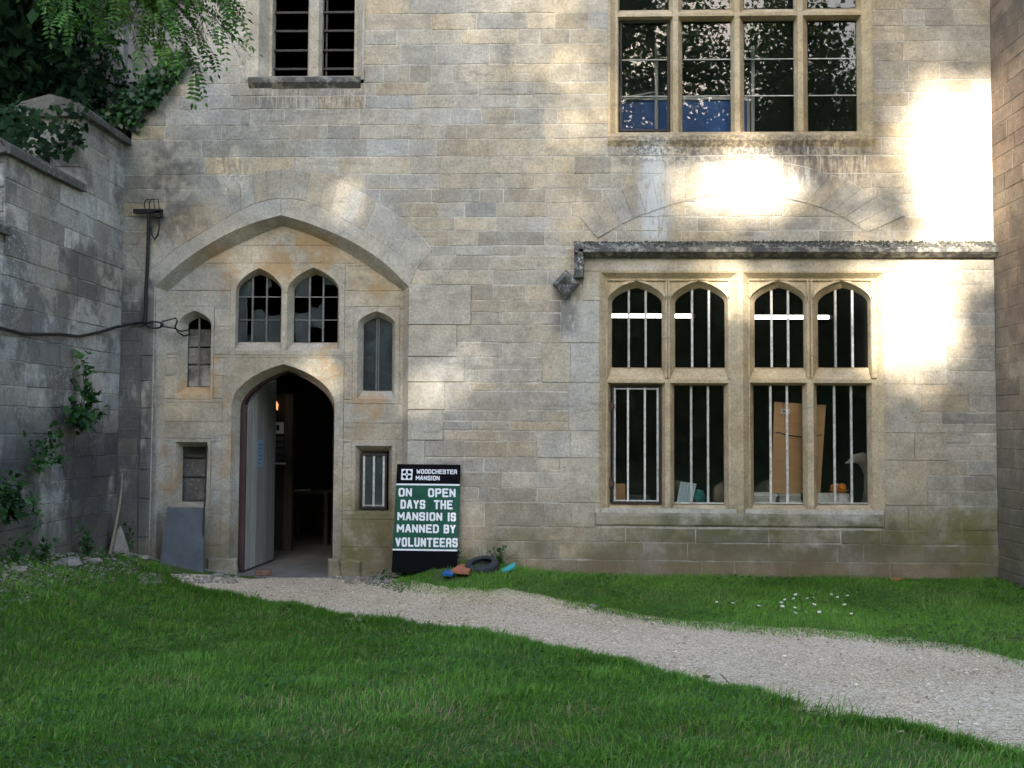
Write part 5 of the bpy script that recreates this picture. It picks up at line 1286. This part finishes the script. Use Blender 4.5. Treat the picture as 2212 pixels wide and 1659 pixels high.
for (u,v,y) in tips:
    tip=W3(u,v,y); src=W3(lerp(u,120,.75),-60-random.uniform(0,70),y-.2); mid=src.lerp(tip,.6)+Vector((0,0,.25))
    pts=[src,src.lerp(mid,.5)+Vector((0,0,.08)),mid,mid.lerp(tip,.5)+Vector((0,0,.04)),tip]
    m.tube(pts,[.016,.012,.009,.006,.003],5)
    for _ in range(24):
        s=random.uniform(.8,3.99); i=int(s); p=pts[i].lerp(pts[i+1],s-i); d=(pts[i+1]-pts[i]).normalized()+Vector(rng.normal(size=3)*.6)+Vector((.25,0,-.15)); RP.append(p); RD.append(d.normalized())
m.build('trunk',M_bark,at)
P=[];Dd=[];Nn=[];Ls=[]
for p,d in zip(RP,RD):
    Lr=random.uniform(.20,.32); s=d.cross(Vector((0,0,1))+Vector(rng.normal(size=3)*.3)).normalized(); n_=s.cross(d).normalized()
    npair=random.randint(5,6); q=random.uniform(.7,1.1)
    for j in range(npair):
        a=p+d*Lr*(.25+.7*j/npair)-Vector((0,0,.05*(j/npair)**2))
        for sg in (-1,1): P.append(a); Dd.append(d*.55+s*sg); Nn.append(n_); Ls.append(random.uniform(.055,.075)*q)
    P.append(p+d*Lr-Vector((0,0,.05))); Dd.append(d); Nn.append(n_); Ls.append(.07*q)
P=np.array([tuple(a) for a in P]); Ls=np.array(Ls); tn=rng.random((len(P),2))
leaf_mesh('crown',P,np.array([tuple(a) for a in Dd]),np.array([tuple(a) for a in Nn]),Ls*1.1,Ls*.46,M_leaf,at,tint=tn)

# ------------------------------------------------------------------ lawn
def in_front(x,y):   # near lawn
    e=near_y(x)+wob(x,2.2); e=np.where(x<nxs.min(),-.45+wob(x,1.3)*2,e); return y<e
def far_lawn(x,y):
    e=far_y(x)-.16+wob(x,1.0)*2.2; return (y>e)&(x>X(862,1240))&(y<-.01)
def vnoise(x,y,s,seed):
    r=np.random.default_rng(seed); o=np.zeros_like(x)
    for k in range(6):
        th=r.uniform(0,6.28); f=s*r.uniform(.6,1.8); o+=np.sin((x*np.cos(th)+y*np.sin(th))*f+r.uniform(0,6.28))
    return o/6
def blades(name,x,y,h,w,lean,label,tint):
    k=len(x); a=rng.uniform(0,2*np.pi,k); sd=np.stack([np.cos(a),np.sin(a),np.zeros(k)],1); b=rng.normal(0,1.1,k)+3.0*vnoise(x,y,2.2,77)+1.5*vnoise(x,y,7,78); ln=np.stack([np.cos(b),np.sin(b),np.zeros(k)],1)*(lean*h)[:,None]
    p=np.stack([x,y,gh(x,y)-.004],1); up=np.array([0,0,1.0])
    p1=p+up*(h*.55)[:,None]+ln*.3; p2=p+up*(h*(1-.35*np.minimum(lean,1.2)))[:,None]+ln
    V=np.stack([p-sd*(w/2)[:,None],p+sd*(w/2)[:,None],p1+sd*(w*.4)[:,None],p1-sd*(w*.4)[:,None],p2],1).reshape(-1,3)
    i=np.arange(k)[:,None]*5
    Fc=np.concatenate([i+np.array([[0,1,2]]),i+np.array([[0,2,3]]),i+np.array([[3,2,4]])],0)
    return npmesh(name,V,Fc,M_grass,np.repeat(tint,5,0),kind='stuff',label=label,cat='grass')
k=560000
y=-6.9+ (rng.random(k)**1.0)*7.0; x=rng.uniform(-7.5,7.5,k)
dep=y-CAM.y
vis=np.abs(x-CAM.x+.035*dep)<dep*.51+.9
keep=vis&in_front(x,y)&(rng.random(k)<np.clip(6.2/dep,.35,1)**.8)&(x>XL+.03)
bare=vnoise(x,y,1.7,4)+.5*vnoise(x,y,4.5,5); patch=vnoise(x,y,2.6,8)
keep&=(rng.random(k)>np.clip((bare-.36)*2.0,0,.6))
corner=np.maximum(np.clip((y+1.1)/.9,0,1)*(x<X(460)),np.clip((XL+.75-x)/.5,0,1)*(y>-4)); keep&=rng.random(k)>corner*.82
x,y,bare,patch=x[keep],y[keep],bare[keep],patch[keep]; k=len(x)
worn=np.zeros(k)
for (u_,v_,r_) in ((1130,1600,.28),(960,1545,.2),(1000,1625,.2),(560,1520,.16),(1500,1590,.2),(700,1590,.18),(1250,1540,.14),(350,1480,.2),(1700,1640,.2)):
    g_=G(u_,v_); worn=np.maximum(worn,np.clip(1.3-np.hypot((x-g_.x)/1.5,y-g_.y)/r_,0,1))
kp=rng.random(k)>worn*.5; x,y,bare,patch,worn=x[kp],y[kp],bare[kp],patch[kp],worn[kp]; k=len(x)
tuft=np.clip(vnoise(x,y,9,91)*1.4,0,1); hh=rng.uniform(.025,.068,k)*(1+.45*patch)*(1+.6*tuft)*np.where(rng.random(k)<.03,1.5,1)
edge=np.exp(-((near_y(x)-y)/.16)**2); hh*=1+.9*edge
tn=np.stack([np.clip(rng.normal(.42,.26,k)+.22*patch+.3*(tuft-.3)+.25*vnoise(x,y,.9,55),0,1),rng.random(k)*.93+.12*np.clip(bare+.2,0,1)+.45*worn*rng.random(k)],1)
blades('lawn_grass',x,y,hh,rng.uniform(.0035,.0075,k),rng.uniform(.1,1.3,k),'lush green lawn grass in front of the gravel path',tn)
k=34000; x=rng.uniform(nxs.min(),nxs.max(),k); y=near_y(x)+wob(x,2.2)+rng.normal(0,.05,k)-.05+.05*vnoise(x,x*0,11,61); keep_=(vnoise(x,y,5,62)>-.5); x,y=x[keep_],y[keep_]; k=len(x)
blades('edge_grass',x,y,rng.uniform(.03,.085,k)*(1+.5*vnoise(x,y,6,63)),rng.uniform(.0035,.007,k),rng.uniform(.1,1.0,k),'taller grass fringe along the near edge of the path',np.stack([np.clip(rng.normal(.4,.25,k),0,1),rng.random(k)*.9],1))
k=170000; x=rng.uniform(X(850,1240),XR+.9,k); y=rng.uniform(-4.2,0,k); keep=far_lawn(x,y); bare=vnoise(x,y,2.4,14)+.5*vnoise(x,y,6,15)
ed=y-far_y(x); keep&=(rng.random(k)>np.clip((bare-.35)*2,0,.7))&(rng.random(k)<np.clip(.12+(ed+.16)*2.6,0,1)); keep&=~((x>X(948,1235))&(x<X(1020,1235))&(y>-.85)&(y<-.25)&(rng.random(k)<.9))
x,y,bare=x[keep],y[keep],bare[keep]; k=len(x); patch=vnoise(x,y,3,18)
hh=rng.uniform(.022,.055,k)*(1+.4*patch); hh*=1+.7*np.exp(-((y+.08)/.12)**2)*(rng.random(k)<.5)
tn=np.stack([np.clip(rng.normal(.55,.22,k)+.2*patch,0,1),rng.random(k)*.9+.13*np.clip(bare+.2,0,1)],1)
blades('verge_grass',x,y,hh,rng.uniform(.0035,.006,k),rng.uniform(.1,1.1,k),'shorter green grass between the wall and the gravel path',tn)
# clover and plantain leaves spread in the turf
k=22000; x=rng.uniform(-6,6.5,k); y=rng.uniform(-6.8,-.1,k); m_=(in_front(x,y)|far_lawn(x,y))&(vnoise(x,y,3.3,31)>.1)&(x>XL+.1); x,y=x[m_],y[m_]; k=len(x)
a=rng.uniform(0,6.28,k); L=rng.uniform(.02,.05,k)
leaf_mesh('clover',np.stack([x,y,gh(x,y)+rng.uniform(.01,.06,k)],1),np.stack([np.cos(a),np.sin(a),rng.uniform(-.1,.5,k)],1),np.array([0,0,1])+rng.normal(size=(k,3))*.2,L,L*.7,M_weed,kind='stuff',label='small broad clover leaves scattered through the turf',cat='clover')
# gravel stones
k=60000; x=rng.uniform(fx0,6.6,k); fyx=far_y(x); nyx=near_y(x); y=nyx-.1+rng.random(k)*(fyx-nyx+.2); dep=y-CAM.y
s=rng.uniform(.0025,.006,k)*np.where(rng.random(k)<.04,2.6,1); keep=(np.abs(x-CAM.x+.035*dep)<dep*.52+.5)&(fyx-nyx>.03); x,y,s=x[keep],y[keep],s[keep]; k=len(x)
P=np.stack([x,y,gh(x,y)+.004+s*.3],1); vv=(P[:,None]+oc[None]*np.array([1.2,1,.65])*s[:,None,None]*rng.uniform(.6,1.4,(k,6,1))).reshape(-1,3)
ff=(np.arange(k)[:,None,None]*6+np.array([(0,1,4),(1,2,4),(2,3,4),(3,0,4)])[None]).reshape(-1,3)
M_peb=plain('gravel_pebble',(.60,.495,.375),.95,.3,40,spec=.15)
tn=np.clip(rng.normal(.5,.45,(k,2)),-.6,1.3); npmesh('gravel_stones',vv,ff,M_peb,np.repeat(tn,6,0),kind='stuff',label='loose pale limestone gravel covering the path',cat='gravel')
# brown leaf litter blown onto the path
k=260; x=rng.uniform(-2.5,4.5,k); y=near_y(x)+rng.random(k)**.7*(far_y(x)-near_y(x)); a=rng.uniform(0,6.28,k); L=rng.uniform(.015,.04,k)
leaf_mesh('leaf_litter',np.stack([x,y,gh(x,y)+.012],1),np.stack([np.cos(a),np.sin(a),rng.uniform(-.1,.3,k)],1),np.array([0,0,1])+rng.normal(size=(k,3))*.3,L,L*.55,leaf_mat('dead_leaf',(.10,.06,.03),(.22,.15,.08),.1),kind='stuff',label='small dry brown leaves scattered on the gravel path',cat='leaves')
# daisies and dandelions
def flower(u,v,mat,r,name,label,group,cat,np_=9,h=.055):
    g=GH(u,v); g=G(u,v-6,h+g.z) if g.z>.01 else G(u,v-6,h); z0_=float(gh(g.x,g.y)); m=MB(); vs=[]; fs=[]
    tl=Matrix.Translation((g.x,g.y,h+z0_))@Euler((random.uniform(.1,.6),random.uniform(-.4,.4),random.uniform(0,6))).to_matrix().to_4x4()
    for k in range(np_):
        a=2*math.pi*k/np_; d=Vector((math.cos(a),math.sin(a),0)); n=Vector((-d.y,d.x,0)); b=len(vs)
        vs+=[d*r*.2,d*r*.7+n*r*.25,d*r+Vector((0,0,-r*.1)),d*r*.7-n*r*.25]; fs.append((b,b+3,b+2,b+1))
    m.add([tl@v for v in vs],fs,mi=0)
    c=[Vector((math.cos(t)*r*.33,math.sin(t)*r*.33,r*.12)) for t in [k*math.pi/4 for k in range(8)]]; m.add([tl@v for v in c],[tuple(range(8))],mi=1)
    m.tube([(g.x,g.y,z0_),tl@Vector((0,0,-.001))],.0018,4,mi=2); m.build(name,[mat,M_yellow,M_weed],label=label,cat=cat,group=group)
for j in range(34):
    if j<26: u,v=random.gauss(1735,38),random.gauss(1310,14)
    else: u,v=random.uniform(1640,1850),random.uniform(1280,1345)
    flower(u,v,M_petal,random.uniform(.014,.021),'daisy','small white daisy in the patch on the grass below the right window pair','daisies below the window','daisy')
for (u,v) in ((1548,1306),(1556,1309),(1592,1304),(1583,1308)): flower(u,v,M_petal,.016,'daisy','white daisy in the small group left of the main daisy patch','daisies left of the patch','daisy')
for (u,v,lb) in ((2045,1325,'left one of two yellow flowers close together in the right verge'),(2060,1332,'right one of two yellow flowers close together in the right verge'),(2205,1326,'yellow flower at the right picture edge'),(1835,1318,'yellow flower just right of the daisy patch'),(1560,1277,'yellow flower in the verge above the small daisy group'),(145,1240,'yellow flower among the weeds below the old wall')): flower(u,v,M_yellow,.014,'dandelion',lb,'yellow flowers in the grass','flower',11)

# ------------------------------------------------------------------ woodland behind the camera: it shades the wall and is mirrored in the panes
# gaps in the crowns that let the sun through: (u,v,ru,rv,angle,strength) as they fall on the wall
GAPS=[(2085,330,66,150,-22,1),(2040,265,52,75,0,1),(2000,225,30,30,0,.8),(2120,440,45,90,0,1),(1968,680,66,98,0,1),(1940,600,60,40,0,.8),(1700,572,330,15,0,.72),(1990,572,150,18,0,.9),(1600,625,30,50,0,.9),(1590,230,20,70,0,.9),(1540,402,46,56,-25,.95),(1655,395,52,55,15,.95),(1725,365,55,42,0,.84),(1610,338,80,26,0,.8),(1490,340,55,28,0,.62),(1800,400,40,50,0,.62),(1450,440,60,40,0,.4),
 (1860,380,120,90,0,.45),(1150,70,110,50,-20,.5),(1060,130,90,50,0,.45),(1260,120,80,90,0,.45),(1180,20,200,60,0,.4),(1000,800,45,55,0,.6),(925,905,40,65,25,.75),(1225,970,45,50,0,.62),(1180,920,60,30,0,.5),(690,405,42,30,-30,.7),(790,430,40,30,0,.5),(690,780,38,20,20,.82),(520,212,14,32,0,.8),(465,390,30,24,0,.4),(1300,250,60,80,0,.35),(1010,560,40,30,0,.3),(2080,120,60,90,0,.35),(1985,130,80,90,0,.4),(1900,520,60,30,0,.5),(1150,1120,90,30,0,.4),(1680,780,60,20,0,.5),(1640,700,16,80,0,.6)]
gp=[]
for u,v,ru,rv,a,s in GAPS:
    x,z=W(u,v); gp.append((x,z,ru/195,rv/195,rad(a),s if s>=.9 else s*.93))
def shade_prob(P):
    t=P[:,1]/SUN.y; wx_=P[:,0]-SUN.x*t; wz=P[:,2]-SUN.z*t; pr=np.zeros(len(P))
    for x,z,a,b,th,s in gp:
        dx,dz=wx_-x,wz-z; c,sn=math.cos(th),math.sin(th); a=a+(.2 if s==1 else .12); b=b+(.2 if s==1 else .12); q=((dx*c+dz*sn)/a)**2+((-dx*sn+dz*c)/b)**2
        pr=np.maximum(pr,s*np.clip((1.25-np.sqrt(q))/.2,0,1))
    # sunlit spots on the lawn right of the path
    for u,v,r,s in ((1960,1330,.55,.55),(2120,1350,.5,.5),(1800,1310,.35,.35),(1180,1290,.25,.4),(1500,1285,.3,.35)):
        g=G(u,v); tt=g.y/SUN.y; x,z=g.x-SUN.x*tt,-SUN.z*tt; q=np.hypot((wx_-x)/r,(wz-z)/(r*.45)); pr=np.maximum(pr,s*np.clip((1.4-q)/.5,0,1))
    return pr,wx_,wz
trees=[(-25,-42,23),(-18,-46,27),(-11.5,-43,26),(-5.5,-46,29),(.8,-43.5,28),(7,-46,29),(13,-43,27),(20,-46,26),(27,-42,24)]
names=['far left','left','tall','leaning','broad','high','thick','right','far right']
base=[]
for i,(tx,ty_,th_) in enumerate(trees):
    t=thing('beech_tree','woodland beech behind the viewer, mirrored in the panes, number-free '+names[i],'tree',(tx,ty_,0),'woodland edge facing the house')
    t['label']=['outermost beech at the far left of the woodland facing the house','second beech from the left in the woodland facing the house','third beech from the left in the woodland facing the house','fourth beech from the left in the woodland facing the house','middle beech of the woodland facing the house','fourth beech from the right in the woodland facing the house','third beech from the right in the woodland facing the house','second beech from the right in the woodland facing the house','outermost beech at the far right of the woodland facing the house'][i]
    m=MB(); trunk(m,(tx,ty_,0),(tx+random.uniform(-1,1),ty_,th_*.93),.45,.9,12,7 if abs(tx)>8 else 3,3.5); m.build('trunk',M_bark,t)
    k=7500 if tx<4 else 30000; c=unit(rng.normal(size=(k,3)))*rng.random((k,1))**.42; P=c*np.array([4.3,3.0,th_*.47])+np.array([tx,ty_,th_*.52])
    if tx>=4:
        cc=unit(rng.normal(size=(150,3)))*rng.random((150,1))**.42*np.array([4.4,3.0,th_*.48])+np.array([tx,ty_,th_*.52]); P=cc[rng.integers(0,150,k)]+rng.normal(size=(k,3))*np.array([.62,.62,.5])
    cl=rng.normal(size=(60,3)); P+=cl[rng.integers(0,60,k)]*.5
    if -13<tx<4:
        q=15000; t0=(ty_+rng.normal(size=q)*1.5)/SUN.y
        wx_=tx-SUN.x*ty_/SUN.y+rng.uniform(-3.6,3.6,q); wz=rng.uniform(-12,8.5,q)
        E=np.stack([wx_+SUN.x*t0,SUN.y*t0,wz+SUN.z*t0],1); P=np.concatenate([P,E])
    pr,_,_=shade_prob(P); P=P[rng.random(len(P))>pr]; P=P[P[:,2]>.3]; k=len(P)
    L=rng.uniform(.28,.5,k) if tx<4 else rng.uniform(.18,.36,k); P=P-np.array([[0,0,.1]]); leaf_mesh('crown',P,rng.normal(size=(k,3)),rng.normal(size=(k,3)),L,L*.85,M_tree,t)
# undergrowth at the foot of the wood
k=44000; P=np.stack([rng.uniform(-38,38,k),rng.uniform(-58,-41,k),rng.random(k)*9.5],1); L=rng.uniform(.6,1.2,k)
leaf_mesh('undergrowth',P,rng.normal(size=(k,3)),rng.normal(size=(k,3)),L,L*.7,M_tree,kind='stuff',label='leafy undergrowth along the woodland edge facing the house',cat='undergrowth')
